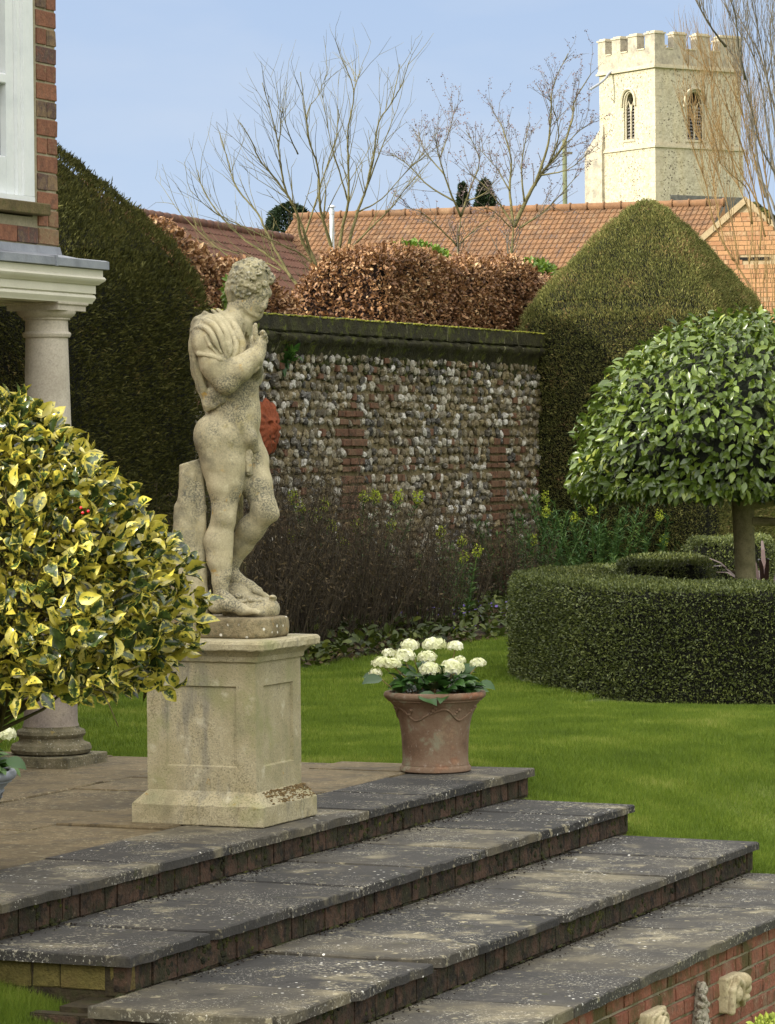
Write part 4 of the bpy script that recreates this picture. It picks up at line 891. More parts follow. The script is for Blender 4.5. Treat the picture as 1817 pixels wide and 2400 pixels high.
# ================================================================ CLIPPED HEDGES
def cam_keep(Pw, N, lim=-.3, fr=.150):
    d = unit(E0 - Pw); return ((N*d).sum(1) > lim) & (np.abs(Pw[:, 0]/Pw[:, 1]) < fr)
def poly_resample(poly, st, rnd_=.12):
    poly = np.asarray(poly, float); out = []
    n = len(poly)
    for i in range(n):                              # cut the corners, then resample
        p, q, r_ = poly[i-1], poly[i], poly[(i+1) % n]
        a = q + (p-q)*min(.45, rnd_/np.linalg.norm(p-q)); b = q + (r_-q)*min(.45, rnd_/np.linalg.norm(r_-q))
        for t in (0, .25, .5, .75, 1): out.append((1-t)**2*a + 2*t*(1-t)*q + t*t*b)
    out = np.array(out); nx = np.roll(out, -1, 0); L = np.linalg.norm(nx-out, axis=1); pts = []
    for p, q, l in zip(out, nx, L):
        m = max(1, int(l/st)); pts += [p+(q-p)*k/m for k in range(m)]
    return np.array(pts)
def inpoly(x, y, poly):
    r = np.zeros(len(x), bool); n = len(poly)
    for i in range(n):
        x0, y0 = poly[i-1]; x1, y1 = poly[i]; c = ((y0 > y) != (y1 > y))
        r ^= c & (x < (x1-x0)*(y-y0)/(y1-y0+1e-12)+x0)
    return r
def hedge(name, label, cat, poly, z0, top, mats, dens, size, r=.15, wid=.5, out=.8, upb=.35, spread=.55, T=T_SPRIG, lump=.012, group=None, round_=.15, inset=.05, fr=.150, cls=None, shaggy=0):
    C = poly_resample(poly, .05, round_); nC = len(C); tn = np.roll(C, -1, 0)-np.roll(C, 1, 0); nn = np.stack([tn[:, 1], -tn[:, 0]], 1); nn /= np.linalg.norm(nn, axis=1, keepdims=True)
    area2 = (C[:, 0]*np.roll(C[:, 1], -1)-np.roll(C[:, 0], -1)*C[:, 1]).sum()
    if area2 < 0: nn = -nn
    per = .05*nC; zmax = float(max(top(C[:, 0], C[:, 1]))); lo, hi = C.min(0), C.max(0)
    ns = int(per*(zmax-z0)*dens); k = RNG.integers(0, nC, ns); a, b = (C[k]+RNG.uniform(-.03, .03, (ns, 2))).T; z = RNG.uniform(z0, zmax, ns); zt = top(a, b); m = z < zt
    a, b, z, zt, n2 = a[m], b[m], z[m], zt[m], nn[k][m]
    q = np.clip((z-(zt-r))/r, 0, 1); off = r*(1-np.sqrt(1-q*q)); a = a-n2[:, 0]*off; b = b-n2[:, 1]*off
    N1 = np.column_stack([n2*(1-q[:, None]*.8), q*.9]); P1 = np.column_stack([a, b, z])
    nt = int((hi-lo).prod()*dens*1.7); a = RNG.uniform(lo[0], hi[0], nt); b = RNG.uniform(lo[1], hi[1], nt); m = inpoly(a, b, C); a, b = a[m], b[m]
    d = np.concatenate([np.sqrt(((np.column_stack([a[i:i+4000], b[i:i+4000]])[:, None]-C[None, ::2])**2).sum(2)).min(1) for i in range(0, len(a), 4000)]) if len(a) else np.zeros(0)
    zt = top(a, b); g = .04; Na = -(top(a+g, b)-top(a-g, b))/(2*g); Nb = -(top(a, b+g)-top(a, b-g))/(2*g)
    q = 1-np.clip(d/r, 0, 1); P2 = np.column_stack([a, b, zt-r*(1-np.sqrt(1-q*q))]); N2 = np.column_stack([Na, Nb, np.ones_like(Na)])
    PP = np.concatenate([P1, P2]); NN = unit(np.concatenate([N1, N2])); NN = NN[:, 0:1]*U2+NN[:, 1:2]*U1+NN[:, 2:3]*np.array([[0, 0, 1.0]])
    X, Y, Z = PP.T; PP = Wv(PP)
    lum = lump*(np.sin(X*5.1+Z*3)*np.sin(Y*4.3+Z*2.2)+.7*np.sin(X*13+Y*11+1)*np.sin(Z*12+Y*5)); PP = PP + NN*(lum[:, None] + RNG.normal(0, lump*.8, (len(PP), 1)))
    kk = cam_keep(PP, NN, fr=fr); PP, NN = PP[kk], NN[kk]
    D = NN*out + np.array([0, 0, upb]) + rnd(len(PP), spread*.6); FN = NN*.6+rnd(len(PP), .6)
    V, Fc, _ = scatter(PP, D, FN, RNG.uniform(.7, 1.25, len(PP))*size, T, wid)
    if shaggy:
        kz = RNG.choice(len(PP), int(len(PP)*shaggy)); V2, F2, _ = scatter(PP[kz], D[kz]+rnd(len(kz), .3), FN[kz], RNG.uniform(1.3, 2.2, len(kz))*size, T, wid*.7); Fc = np.concatenate([Fc, F2+len(V)]); V = np.concatenate([V, V2])
    rt = root(name, Wv([[*C.mean(0), z0]])[0], label, cat, group)
    fol = mesh('foliage', V, Fc, mats[0], rt)
    # solid dark core filling the inside
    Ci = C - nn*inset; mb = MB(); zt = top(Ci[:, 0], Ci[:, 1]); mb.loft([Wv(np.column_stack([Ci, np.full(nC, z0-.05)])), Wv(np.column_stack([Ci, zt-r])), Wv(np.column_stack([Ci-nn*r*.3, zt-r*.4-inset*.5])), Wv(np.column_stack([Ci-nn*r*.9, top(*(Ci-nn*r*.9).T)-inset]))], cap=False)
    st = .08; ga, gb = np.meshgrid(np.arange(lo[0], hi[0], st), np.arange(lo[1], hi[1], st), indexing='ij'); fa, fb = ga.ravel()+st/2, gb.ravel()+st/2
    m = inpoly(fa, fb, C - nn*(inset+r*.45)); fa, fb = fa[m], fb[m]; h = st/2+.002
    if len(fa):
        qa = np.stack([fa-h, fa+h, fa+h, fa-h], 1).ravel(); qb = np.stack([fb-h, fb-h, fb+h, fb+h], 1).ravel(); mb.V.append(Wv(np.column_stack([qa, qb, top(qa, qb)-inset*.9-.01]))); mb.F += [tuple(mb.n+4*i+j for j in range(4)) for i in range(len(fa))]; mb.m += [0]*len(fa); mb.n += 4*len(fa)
    mb.build('inner_core', mats[1], rt); return rt
def pyramid(a0, a1, b0, b1, zs, za, p=7, pw=1.15):
    ca, cb, wa, wb = (a0+a1)/2, (b0+b1)/2, (a1-a0)/2, (b1-b0)/2
    def f(a, b):
        m = (np.abs((a-ca)/wa)**p+np.abs((b-cb)/wb)**p)**(1/p); m = np.sqrt(m*m+.018)-.01; return zs+(za-zs)*(1-np.clip(m, 0, 1.05)**pw)
    return f
def rect(a0, a1, b0, b1): return [(a0, b0), (a1, b0), (a1, b1), (a0, b1)]
LA, LB = -16.9, -12.55
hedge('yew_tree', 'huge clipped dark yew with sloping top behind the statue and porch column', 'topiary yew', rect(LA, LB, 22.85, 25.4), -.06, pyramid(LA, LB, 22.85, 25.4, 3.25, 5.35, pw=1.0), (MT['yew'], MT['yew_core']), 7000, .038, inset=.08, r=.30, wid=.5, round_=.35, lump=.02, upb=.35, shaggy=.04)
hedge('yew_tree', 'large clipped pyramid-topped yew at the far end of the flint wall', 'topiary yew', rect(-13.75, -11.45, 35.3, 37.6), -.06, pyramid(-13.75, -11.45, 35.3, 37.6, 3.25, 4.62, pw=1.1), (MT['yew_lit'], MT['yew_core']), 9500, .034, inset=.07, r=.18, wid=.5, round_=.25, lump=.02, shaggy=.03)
def flat(z, am=.015): return lambda a, b: z + am*np.sin(a*5+b*3)*np.sin(b*4.1)
(_b0, _z0), (_b1, _z1) = PA(325, 512, -14.3), PA(528, 612, -14.3)
def ztl(a, b): return _z0 + (_z1-_z0)*(b-_b0)/(_b1-_b0) + .05*np.sin(a*6+b*4) + 0*a
hedge('beech_hedge', 'brown-leaved beech hedge with sloping top behind the big dark yew', 'hedge', rect(-15.6, -14.2, 24.6, 30.6), 1.6, ztl, (MT['beech'], MT['beech_core']), 2500, .043, r=.2, wid=1.1, T=T_OVAL, out=.6, upb=-.1, spread=1.1, lump=.04, inset=.09, shaggy=.1)
def ztr(a, b): return 3.78 - 1.45*np.clip(-14.75-a, 0, 2)**1.0*.8 + .05*np.sin(b*2.3) + .03*np.sin(a*7+b*5)
hedge('beech_hedge', 'sunlit copper beech hedge running along behind the flint wall', 'hedge', rect(-15.75, -14.1, 32.3, 37.6), 1.6, ztr, (MT['beech'], MT['beech_core']), 2600, .043, r=.16, wid=1.1, T=T_OVAL, out=.6, upb=-.1, spread=1.1, lump=.04, inset=.09, shaggy=.1)
def XYab(x, y): p = np.array([x, y, 0.0]); return (float(p @ U2), float(p @ U1))
ctr = [(5.2, 24.9), (3.8, 24.1), (2.7, 23.82), (2.1, 23.9), (1.70, 24.22), (1.42, 24.75), (1.22, 25.4), (1.0, 26.3), (.98, 27.0), (1.12, 27.7), (1.6, 28.5), (2.2, 28.9)]
inn = [(2.4, 28.2), (2.0, 27.9), (1.78, 27.4), (1.68, 26.8), (1.72, 26.3), (1.88, 25.7), (2.08, 25.15), (2.35, 24.75), (2.75, 24.62), (3.7, 24.85), (4.9, 25.6)]
hedge('box_hedge', 'low dense clipped box hedge curving round in front of the standard tree', 'box hedge', [XYab(*q) for q in ctr+inn], -.06, flat(.755), (MT['box'], MT['yew_core']), 8600, .022, r=.07, wid=.8, T=T_OVAL, out=.7, upb=.2, spread=1.0, round_=.12, inset=.035, lump=.010, fr=.165, shaggy=.02)
def bx_(x0, x1, y, dy): return [XYab(x0, y), XYab(x1, y+.0), XYab(x1+.05, y+dy), XYab(x0+.1, y+dy)]
hedge('box_hedge', 'small clipped box block just behind the curving hedge', 'box hedge', bx_(1.80, 2.55, 26.9, .8), -.06, flat(.86), (MT['box'], MT['yew_core']), 8600, .022, r=.12, wid=.8, T=T_OVAL, out=.7, upb=.2, spread=1.0, round_=.2, inset=.035, fr=.165)
hedge('box_hedge', 'farther clipped box block, close left of the pale tree trunk', 'box hedge', bx_(2.60, 3.35, 29.6, .8), -.06, flat(.94), (MT['box'], MT['yew_core']), 8000, .023, r=.12, wid=.8, T=T_OVAL, out=.7, upb=.2, spread=1.0, round_=.2, inset=.035, fr=.165)
# ================================================================ FLINT WALL
WA = -13.5
fw = root('flint_wall', W(WA-.15, 30, 0), 'old flint and brick garden wall with mossy coping behind the statue', 'wall')
mb = MB(); mb.box((WA-.32, 20.0, -.2), (WA-.012, 35.32, 2.80)); mb.build('core', MT['flint_bed'], fw)
la = np.linspace(0, 2*math.pi, 8, endpoint=False); lt = [-.9, -.35, .25, .8]
sv = np.array([(0, 0, -1)] + [(math.cos(t)*math.cos(x), math.cos(t)*math.sin(x), math.sin(t)) for t in lt for x in la] + [(0, 0, 1)])
sf = [(0, 1+(i+1) % 8, 1+i) for i in range(8)] + [(1+k*8+i, 1+k*8+(i+1) % 8, 9+k*8+(i+1) % 8, 9+k*8+i) for k in range(3) for i in range(8)] + [(33, 25+i, 25+(i+1) % 8) for i in range(8)]
piers = [(PA(x0, 1000, WA)[0], PA(x1, 1000, WA)[0], z0, z1) for x0, x1, z0, z1 in ((795, 838, .3, 2.15), (1148, 1180, .1, 2.0))]
fb, bb_ = MB(), MB(); z = .02
while z < 2.62:
    h = random.uniform(.068, .108); b = 26.0 + random.uniform(0, .1)
    while b < 35.28:
        w = random.uniform(.05, .13)
        pr = [p for p in piers if p[0]-.03 < b < p[1] and p[2] < z < p[3] and random.random() < .8]
        if pr or random.random() < .07:
            wb = random.uniform(.15, .22) if pr else random.uniform(.06, .12); hh = h*.42
            bb_.box((WA-.03, b, z-hh+.01), (WA+.022+random.uniform(-.008, .008), min(b+wb, 35.3), z+hh-.004), bev=.006, jit=.004); b += wb + .012; continue
        r3 = np.array([random.uniform(.018, .045), w*random.uniform(.40, .54), h*random.uniform(.34, .56)]); v = sv*r3*RNG.uniform(.78, 1.2, (len(sv), 1))
        t = random.uniform(-.9, .9); v = np.column_stack([v[:, 0], v[:, 1]*math.cos(t)-v[:, 2]*math.sin(t), v[:, 1]*math.sin(t)+v[:, 2]*math.cos(t)])
        fb.add(Wv(v + np.array([WA+random.uniform(-.010, .010), b+w/2, z+random.uniform(-.022, .022)])), sf); b += w*random.uniform(.88, 1.30)
    z += h
fb.build('flints', MT['flint'], fw, smooth=False); bb_.build('bricks', MT['flint_brick'], fw)
def strip(prof, b0, b1, nb, jit):
    bs = np.linspace(b0, b1, nb); rings = []
    for b in bs: rings.append(Wv([(WA+o_+random.gauss(0, jit), b, z+random.gauss(0, jit)) for o_, z in prof]))
    mb = MB(); mb.loft(rings); return mb
strip([(-.36,2.84),(-.36,3.0),(-.1,3.02),(.085,3.0),(.095,2.985),(.095,2.86),(.08,2.845),(-.1,2.84)], 20, 35.34, 170, .004).build('coping', MT['coping'], fw)
strip([(-.1,2.8395),(.070,2.84),(.095,2.825),(.105,2.80),(.085,2.765),(.045,2.73),(.012,2.66),(-.03,2.60),(-.1,2.6)], 20, 35.33, 230, .008).build('moss_ledge', MT['coping'], fw, smooth=True)
def fme(): return (WA+.088+random.uniform(-.02, .006), random.uniform(25.9, 35.3), 2.995+random.uniform(-.004, .008))
mb = moss_cushions(900, fme, .008, .026); mb.build('moss', MT['moss_bright'], fw, smooth=True)
def fmp(): return (WA-.005, random.uniform(26, 35.3), 2.66-abs(random.gauss(0, .12)))
mb = MB()
for _ in range(420):                                   # moss pads hanging under the ledge
    c = fmp(); r = random.uniform(.02, .06); v = sv*np.array([.022, r, r*.7])*RNG.uniform(.7, 1.2, (len(sv), 1)); mb.add(Wv(v+np.array(c)), sf)
mb.build('moss_pads', MT['moss'], fw, smooth=True)
# fern hanging from a joint
mb_p = W(*(lambda t: (WA+.02, t[0], t[1]))(PA(672, 835, WA+.02)))
nf = 46; pp = mb_p + rnd(nf, .03); dd = np.column_stack([RNG.normal(.2, .5, nf), RNG.normal(-.6, .3, nf), RNG.normal(-.2, .7, nf)])
V, Fc, _ = scatter(pp, dd, rnd(nf), RNG.uniform(.08, .17, nf), T_OVAL, .6); tag(mesh('wall_fern', V, Fc, MT['hyd_leaf'], loc=mb_p), 'small green fern rooted in the flint wall right of the statue\'s elbow', 'fern')

# terracotta sun mask on the wall
mk_b, mk_z = PA(629, 1003, WA+.05); MR = .255
nr, na_ = 26, 72; rr_ = np.linspace(0, 1, nr); ths = np.linspace(0, 2*math.pi, na_, endpoint=False); V = []
for i, q in enumerate(rr_):
    for t in ths:
        edge = 1 + .07*math.cos(12*t)*(q**3) + .03*math.cos(24*t+1)*(q**4); R_ = MR*q*edge; y, z = R_*math.cos(t), R_*math.sin(t)
        h = .075*math.sqrt(max(0, 1-q*q)) + .006; u, w = y/MR, z/MR
        h += .050*math.exp(-((u)**2/.010+(w+.0)**2/.05)) + .018*math.exp(-((abs(u)-.26)**2/.02+(w+.14)**2/.03)) - .022*math.exp(-((abs(u)-.24)**2/.012+(w-.16)**2/.006)) + .020*math.exp(-((w-.27)**2/.004+(abs(u)-.22)**2/.03))
        h += .018*math.exp(-((w+.36)**2/.003+u*u/.03)) - .014*math.exp(-((w+.42)**2/.001+u*u/.03)) + .016*math.exp(-((w+.55)**2/.008+u*u/.02))
        if q > .55: h += .010*math.cos(18*t)*math.sin((q-.55)/.45*math.pi)
        h += random.uniform(-.0025, .0025)
        V.append((WA+.02+h, mk_b+y, mk_z+z))
Fc = [(i*na_+j, i*na_+(j+1) % na_, (i+1)*na_+(j+1) % na_, (i+1)*na_+j) for i in range(nr-1) for j in range(na_)]
V = np.array(V); bk = V[(nr-1)*na_:].copy(); bk[:, 0] = WA-.01; n0 = len(V); V = np.concatenate([V, bk]); Fc += [((nr-1)*na_+j, (nr-1)*na_+(j+1) % na_, n0+(j+1) % na_, n0+j) for j in range(na_)]
tag(mesh('sun_mask', Wv(V), Fc, MT['terracotta_mask'], smooth=True, loc=W(WA, mk_b, mk_z)), 'orange terracotta sun-face mask hung on the flint wall beside the statue', 'mask')

# ================================================================ PLANTING BED
def bed_z(a, b): return -.03 + .10*sm(-a, 11.85, 12.5) + .02*np.sin(a*5+b*3)
ga = np.linspace(-13.52, -11.8, 24); gb = np.linspace(21.5, 37.2, 120); GA, GB = np.meshgrid(ga, gb, indexing='ij'); GA2 = GA + (GA > -11.95)*(.10*np.sin(GB*2.3)+.05*np.sin(GB*6.1))
V = Wv(np.column_stack([GA2.ravel(), GB.ravel(), (bed_z(GA, GB)+RNG.normal(0, .008, GA.shape)-(GA > -11.83)*.03).ravel()])); ii, jj = np.meshgrid(np.arange(23), np.arange(119), indexing='ij'); q = (ii*120+jj).ravel()
o = mesh('flower_bed', V, np.stack([q, q+120, q+121, q+1], 1), MT['soil'], smooth=True); o['kind'] = 'structure'
def groundcover(n, mat, size, zr, name, label, cat, T=T_BIG, abox=(-13.4, -11.72), bbox=(22.5, 36.8), wid=.9, dz=.5):
    a = RNG.uniform(*abox, n); b = RNG.uniform(*bbox, n); w = .5+.5*np.sin(a*4+b*1.9)*np.sin(b*2.7); k = RNG.random(n) < .35+.65*w; a, b = a[k], b[k]
    z = bed_z(a, b)+RNG.uniform(*zr, len(a)); p = Wv(np.column_stack([a, b, z])); D = np.column_stack([RNG.normal(0, 1, len(a)), RNG.normal(-.4, 1, len(a)), RNG.normal(dz, .5, len(a))])
    V, Fc, _ = scatter(p, D, rnd(len(a), .5)+np.array([0, -.3, 1.0]), RNG.uniform(.6, 1.3, len(a))*size, T, wid); return tag(mesh(name, V, Fc, mat), label, cat, kind='stuff')
groundcover(9000, MT['ivy'], .075, (.0, .16), 'ground_cover', 'low green leafy ground cover spread through the flower bed', 'ground cover')
groundcover(7000, MT['dead_leaf'], .06, (.0, .07), 'leaf_litter', 'brown dead leaves littering the soil of the flower bed', 'leaf litter', T=T_OVAL, wid=1.2, dz=.1)
groundcover(260, MT['violet'], .030, (.10, .18), 'violets', 'tiny violet flowers dotted through the flower bed', 'flowers', T=T_OVAL, wid=2, abox=(-12.6, -11.9), bbox=(29, 35))
def dry_clump(a, b, rad, h, n, label, lean=.25):
    c = W(a, b, float(bed_z(np.array(a), np.array(b)))); mb = MB(); tips = []
    for _ in range(n):
        t = random.uniform(0, 6.283); r = rad*math.sqrt(random.random()); p = c + np.array([r*math.cos(t), r*math.sin(t), -.02]); hh = h*random.uniform(.45, 1.08)*(1-.35*(r/rad)**2)
        d = np.array([random.gauss(r*math.cos(t)/rad*lean, .16), random.gauss(r*math.sin(t)/rad*lean, .16), 1.0]); bend = rnd(1, .06)[0]
        pts = [p + d*hh*s + bend*math.sin(s*3)*hh for s in (0, .3, .62, 1)]; mb.tube(pts, [.0040, .0034, .0026, .0012], n=3, cap=False)
        for _k in range(random.randint(2, 6)):
            s = random.uniform(.3, 1); q = p+d*hh*s+bend*math.sin(s*3)*hh; e = q+np.array([random.gauss(0, .09), random.gauss(0, .09), random.uniform(.0, .15)])
            mb.tube([q, (q+e)/2+np.array([0, 0, .008]), e], [.0020, .0017, .0010], n=3, cap=False); tips += [q, e]
    rt = root('dry_perennial', c, label, 'dead plant', 'dead flower stems in the bed'); mb.build('stems', MT['stem_dark'], rt)
    tp = np.array(tips); tp = tp[RNG.random(len(tp)) < .8]; tp = np.concatenate([tp + rnd(len(tp), .02), tp[::2] + rnd(len(tp[::2]), .05)]); V, Fc, _ = scatter(tp, rnd(len(tp), 1)+np.array([0, 0, -.5]), rnd(len(tp)), RNG.uniform(.02, .055, len(tp)), T_SPRIG, .7); mb2 = mesh('dry_leaves', V, Fc, MT['dead_leaf'], rt)
for a, b, rad, h, n, lb in ((-12.55, 24.6, .75, 1.45, 400, 'dense clump of dead dark stems behind the statue\'s legs'), (-12.75, 26.2, .75, 1.72, 520, 'tall tangled clump of dead stems close right of the statue'), (-12.8, 27.7, .72, 1.7, 520, 'tall dead stems in front of the left part of the flint wall'),
        (-12.65, 29.1, .62, 1.3, 400, 'lower dead brown stems before the middle of the flint wall'), (-13.0, 31.6, .25, 1.6, 60, 'few thin upright dead stems before the right half of the flint wall'), (-13.0, 33.0, .4, 1.15, 130, 'sparse dead stems among green plants near the wall\'s right end')):
    dry_clump(a, b, rad, h, n, lb)
def euphorbia(a, b, rad, h, n, label, heads=.3):
    c = W(a, b, float(bed_z(np.array(a), np.array(b)))); mb = MB(); lp, ld, hd_ = [], [], []
    for _ in range(n):
        t = random.uniform(0, 6.283); r = rad*math.sqrt(random.random()); p = c + np.array([r*math.cos(t)*.5, r*math.sin(t)*.5, 0]); hh = h*random.uniform(.6, 1.05)
        d = np.array([r*math.cos(t)*.9+random.gauss(0, .08), r*math.sin(t)*.9+random.gauss(0, .08), 1.0]); pts = [p + d*hh*s for s in (0, .5, 1)]; mb.tube(pts, [.006, .005, .004], n=4, cap=False)
        for s in np.arange(.2, 1.0, .028):
            for q in range(3): ang = random.uniform(0, 6.283); lp.append(p+d*hh*s); ld.append((math.cos(ang), math.sin(ang), random.uniform(.1, .7)+(s > .9)*.6))
        if random.random() < heads:
            fp = []; hd_.append(fp)
            for q in range(90): v = unit(rnd(1)[0]); fp.append(p+d*hh*1.0+np.array([0, 0, .04])+v*np.array([.055, .055, .07])*random.uniform(.6, 1))
    rt = root('euphorbia', c, label, 'plant', 'euphorbias in the bed'); mb.build('stems', MT['euph'], rt)
    V, Fc, _ = scatter(np.array(lp), np.array(ld), rnd(len(lp), .4)+np.array([0, 0, 1.0]), RNG.uniform(.06, .10, len(lp)), T_SPRIG, .35); mesh('foliage', V, Fc, MT['euph'], rt)
    for fp in hd_: V, Fc, _ = scatter(np.array(fp), rnd(len(fp)), rnd(len(fp)), RNG.uniform(.014, .026, len(fp)), T_OVAL, 1.5); mesh('flower_head', V, Fc, MT['euph_fl'], rt)
for a, b, rad, h, n, hd, lb in ((-13.0, 28.9, .45, 1.15, 16, .9, 'euphorbia with yellow-green heads poking through the dead stems'), (-12.6, 30.6, .35, .8, 12, .4, 'short euphorbia with one pale head before the flint wall'), (-12.9, 33.4, .6, 1.0, 34, .1, 'bushy green euphorbia below the right end of the flint wall'),
        (-12.6, 34.7, .6, 1.15, 34, .12, 'tallest green euphorbia with lime heads beside the right-hand yew'), (-12.3, 35.4, .55, .95, 30, .06, 'green euphorbia in front of the right-hand yew, behind the hedge'), (-11.9, 34.2, .5, .6, 26, 0, 'low feathery green euphorbia at the front of the bed')):
    euphorbia(a, b, rad, h, n, lb, hd)

# ================================================================ BAY STANDARD
bx, by = 2.74, 26.2; BZ = -.06
bay = root('bay_tree', (bx, by, BZ), 'standard evergreen tree with mushroom-shaped glossy green crown and bare trunk', 'tree')
mb = MB(); zz = np.linspace(0, 1, 9)
mb.tube([(bx+.012*math.sin(5*t), by, BZ+1.62*t) for t in zz], [.105, .088, .083, .082, .081, .081, .082, .088, .095], n=18)
for dx, dy, z0_, z1_, r0 in ((.9, .1, 1.30, 1.52, .045), (.7, -.5, 1.42, 1.75, .035), (-.6, -.3, 1.45, 1.85, .035), (-.75, .25, 1.42, 1.80, .03), (-.2, -.7, 1.45, 1.85, .03), (.1, .8, 1.45, 1.85, .03), (.15, -.05, 1.5, 2.5, .05)):
    mb.tube([(bx, by, z0_), (bx+dx*.35, by+dy*.35, z0_+(z1_-z0_)*.25), (bx+dx*.7, by+dy*.7, z0_+(z1_-z0_)*.6), (bx+dx, by+dy, z1_)], [r0, r0*.9, r0*.7, r0*.4], n=8)
mb.tube([(bx+.06, by-.03, 1.18), (bx+.3, by-.05, 1.17), (bx+.9, by-.1, 1.2)], [.035, .03, .025], n=8)
autosmooth(mb.build('trunk', MT['bark_bay'], bay))
n = 15500; v = unit(rnd(n)); v = v[(v[:, 2] > -.35)]; n = len(v); rs = RNG.uniform(.84, 1.01, n)
lumps = 1+.03*np.sin(v[:, 0]*7+v[:, 2]*5)*np.sin(v[:, 1]*6); up_ = v[:, 2] > 0
Pb = np.column_stack([v[:, 0]*1.31*rs*lumps, v[:, 1]*1.31*rs*lumps, np.where(up_, v[:, 2]*1.30, v[:, 2]*.35)*rs]) + np.array([bx, by, 1.50])
Nb_ = unit(v*np.array([1, 1, 1.1])); D = Nb_*.45 + np.array([-.1, -.1, -.55]) + rnd(n, .42); D = np.where(up_[:, None], D, D*np.array([1, 1, 1.2]))
kk = cam_keep(Pb, Nb_, -.55, .16); V, Fc, _ = scatter(Pb[kk], D[kk], (Nb_+rnd(n, .35))[kk], RNG.uniform(.065, .105, n)[kk], T_OVAL, .95); mesh('foliage', V, Fc, MT['bay'], bay, smooth=True)
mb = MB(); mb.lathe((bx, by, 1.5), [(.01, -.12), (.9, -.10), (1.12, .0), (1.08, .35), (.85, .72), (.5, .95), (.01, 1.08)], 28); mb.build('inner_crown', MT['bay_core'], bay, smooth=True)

# phormium right of the trunk
def blades_plant(c, n, L, wd, mat, name, label, cat, zup=(.5, 1.3)):
    Vs, Fs, k = [], [], 0
    for _ in range(n):
        t = random.uniform(0, 6.283); d = np.array([math.cos(t), math.sin(t), 0]); s = np.cross(d, (0, 0, 1)); up = random.uniform(*zup); Lb = L*random.uniform(.6, 1.1); m = 7
        for i in range(m):
            u = i/(m-1); p = c + d*(Lb*u*(.35+.5*u)) + np.array([0, 0, Lb*(up*u-.55*u*u*up)]); w = wd*(1-u**2.5)*.5+.001
            Vs += [p-s*w, p+s*w+np.array([0, 0, .004])]
            if i: Fs.append((k-2, k-1, k+1, k))
            k += 2
    return tag(mesh(name, Vs, Fs, mat, loc=c), label, cat)
blades_plant(np.array([3.05, 27.6, -.02]), 80, .95, .045, MT['phormium'], 'phormium', 'spiky purple-brown phormium behind the hedge at the right edge', 'phormium', (1.2, 2.3))
blades_plant(np.array([5.2, 48.0, -.02]), 500, 3.6, .05, MT['reed'], 'bamboo_clump', 'sunlit lime-green leafy clump below the brick gable at the right edge', 'plant', (.7, 1.5))

# ================================================================ HOLLY
hx, hy = -1.44, 12.6
holly = root('holly_tree', (hx, hy, -.42), 'glossy yellow-edged variegated holly with dense round crown at the left edge', 'tree')
pz = [.95, 1.0, 1.08, 1.2, 1.35, 1.5, 1.65, 1.78, 1.90, 2.0]; pr = [.46, .61, .70, .68, .63, .56, .45, .33, .18, .03]
def holly_pts(n, q0, q1):
    z = RNG.uniform(.95, 1.99, n); keep = RNG.random(n) < np.interp(z, pz, pr)/.74; z = z[keep]; n = len(z)
    t = RNG.uniform(0, 2*math.pi, n); r = np.interp(z, pz, pr)*RNG.uniform(q0, q1, n)*(1+.07*np.sin(t*5+z*6)+.05*np.sin(t*11-z*9)); return np.column_stack([hx+r*np.cos(t), hy+r*np.sin(t), z]), np.column_stack([np.cos(t), np.sin(t), (z-1.3)*.9])
def vis(p): return (p[:, 0]/p[:, 1] > -.150)
ps, ns = holly_pts(5000, .78, 1.05); k = vis(ps) & (ps[:, 1] < hy+.45); ps, ns = ps[k], ns[k]
pi, ni = holly_pts(4200, .35, .82); k = vis(pi); pi, ni = pi[k], ni[k]
ub = RNG.uniform(-1, 1, (900, 2)); ub = ub[(ub**2).sum(1) < 1]*.66; pu = np.column_stack([hx+ub[:, 0], hy+ub[:, 1], RNG.uniform(.90, 1.0, len(ub))]); nu = np.column_stack([ub, np.full(len(ub), -.3)])
pa = np.concatenate([ps, pi, pu]); na2 = unit(np.concatenate([ns, ni, nu])); n = len(pa)
D = na2*.75 + np.array([0, 0, .30]) + rnd(n, .55); V, Fc, UV = scatter(pa, D, na2*.3+np.array([-.1, -.1, .45])+rnd(n, .65), RNG.uniform(.050, .098, n)*(1-.25*RNG.random(n)), T_HOLLY, RNG.uniform(.75, 1.15, n))
mesh('foliage', V, Fc, MT['holly'], holly, smooth=True, uv=UV)
mb = MB()
for _ in range(90):
    t = random.uniform(0, 6.283); z1_ = random.uniform(.9, 1.8); r = float(np.interp(z1_, pz, pr))*random.uniform(.75, .98); e = np.array([hx+r*math.cos(t), hy+r*math.sin(t), z1_]); s = np.array([hx, hy, random.uniform(.75, 1.1)])
    m_ = (s+e)/2+np.array([0, 0, random.uniform(-.06, .03)])+rnd(1, .03)[0]; mb.tube([s, m_, e], [.009, .006, .003], n=5)
def HP(x, y, Y): return P(x, y, Y)
mb.tube([HP(-40, 1545, 12.3), HP(60, 1568, 12.2), HP(150, 1600, 12.15), HP(262, 1625, 12.1)], [.005, .005, .0045, .003], n=6)
mb.tube([HP(205, 1560, 12.2), HP(235, 1610, 12.15), HP(255, 1650, 12.1), HP(278, 1704, 12.1)], [.004, .0035, .003, .0015], n=5)
mb.tube([HP(235, 1618, 12.1), HP(290, 1575, 12.1), HP(330, 1560, 12.1)], [.005, .005, .003], n=5)
mb.build('twigs', MT['holly_twig'], holly, smooth=True)
mb = MB(); mb.tube([(hx-.10, hy, -.42), (hx-.09, hy, .2), (hx-.06, hy, .95), (hx, hy, 1.6)], [.045, .036, .032, .015], n=10); mb.build('trunk', MT['bark_olive'], holly, smooth=True)
mb = MB()
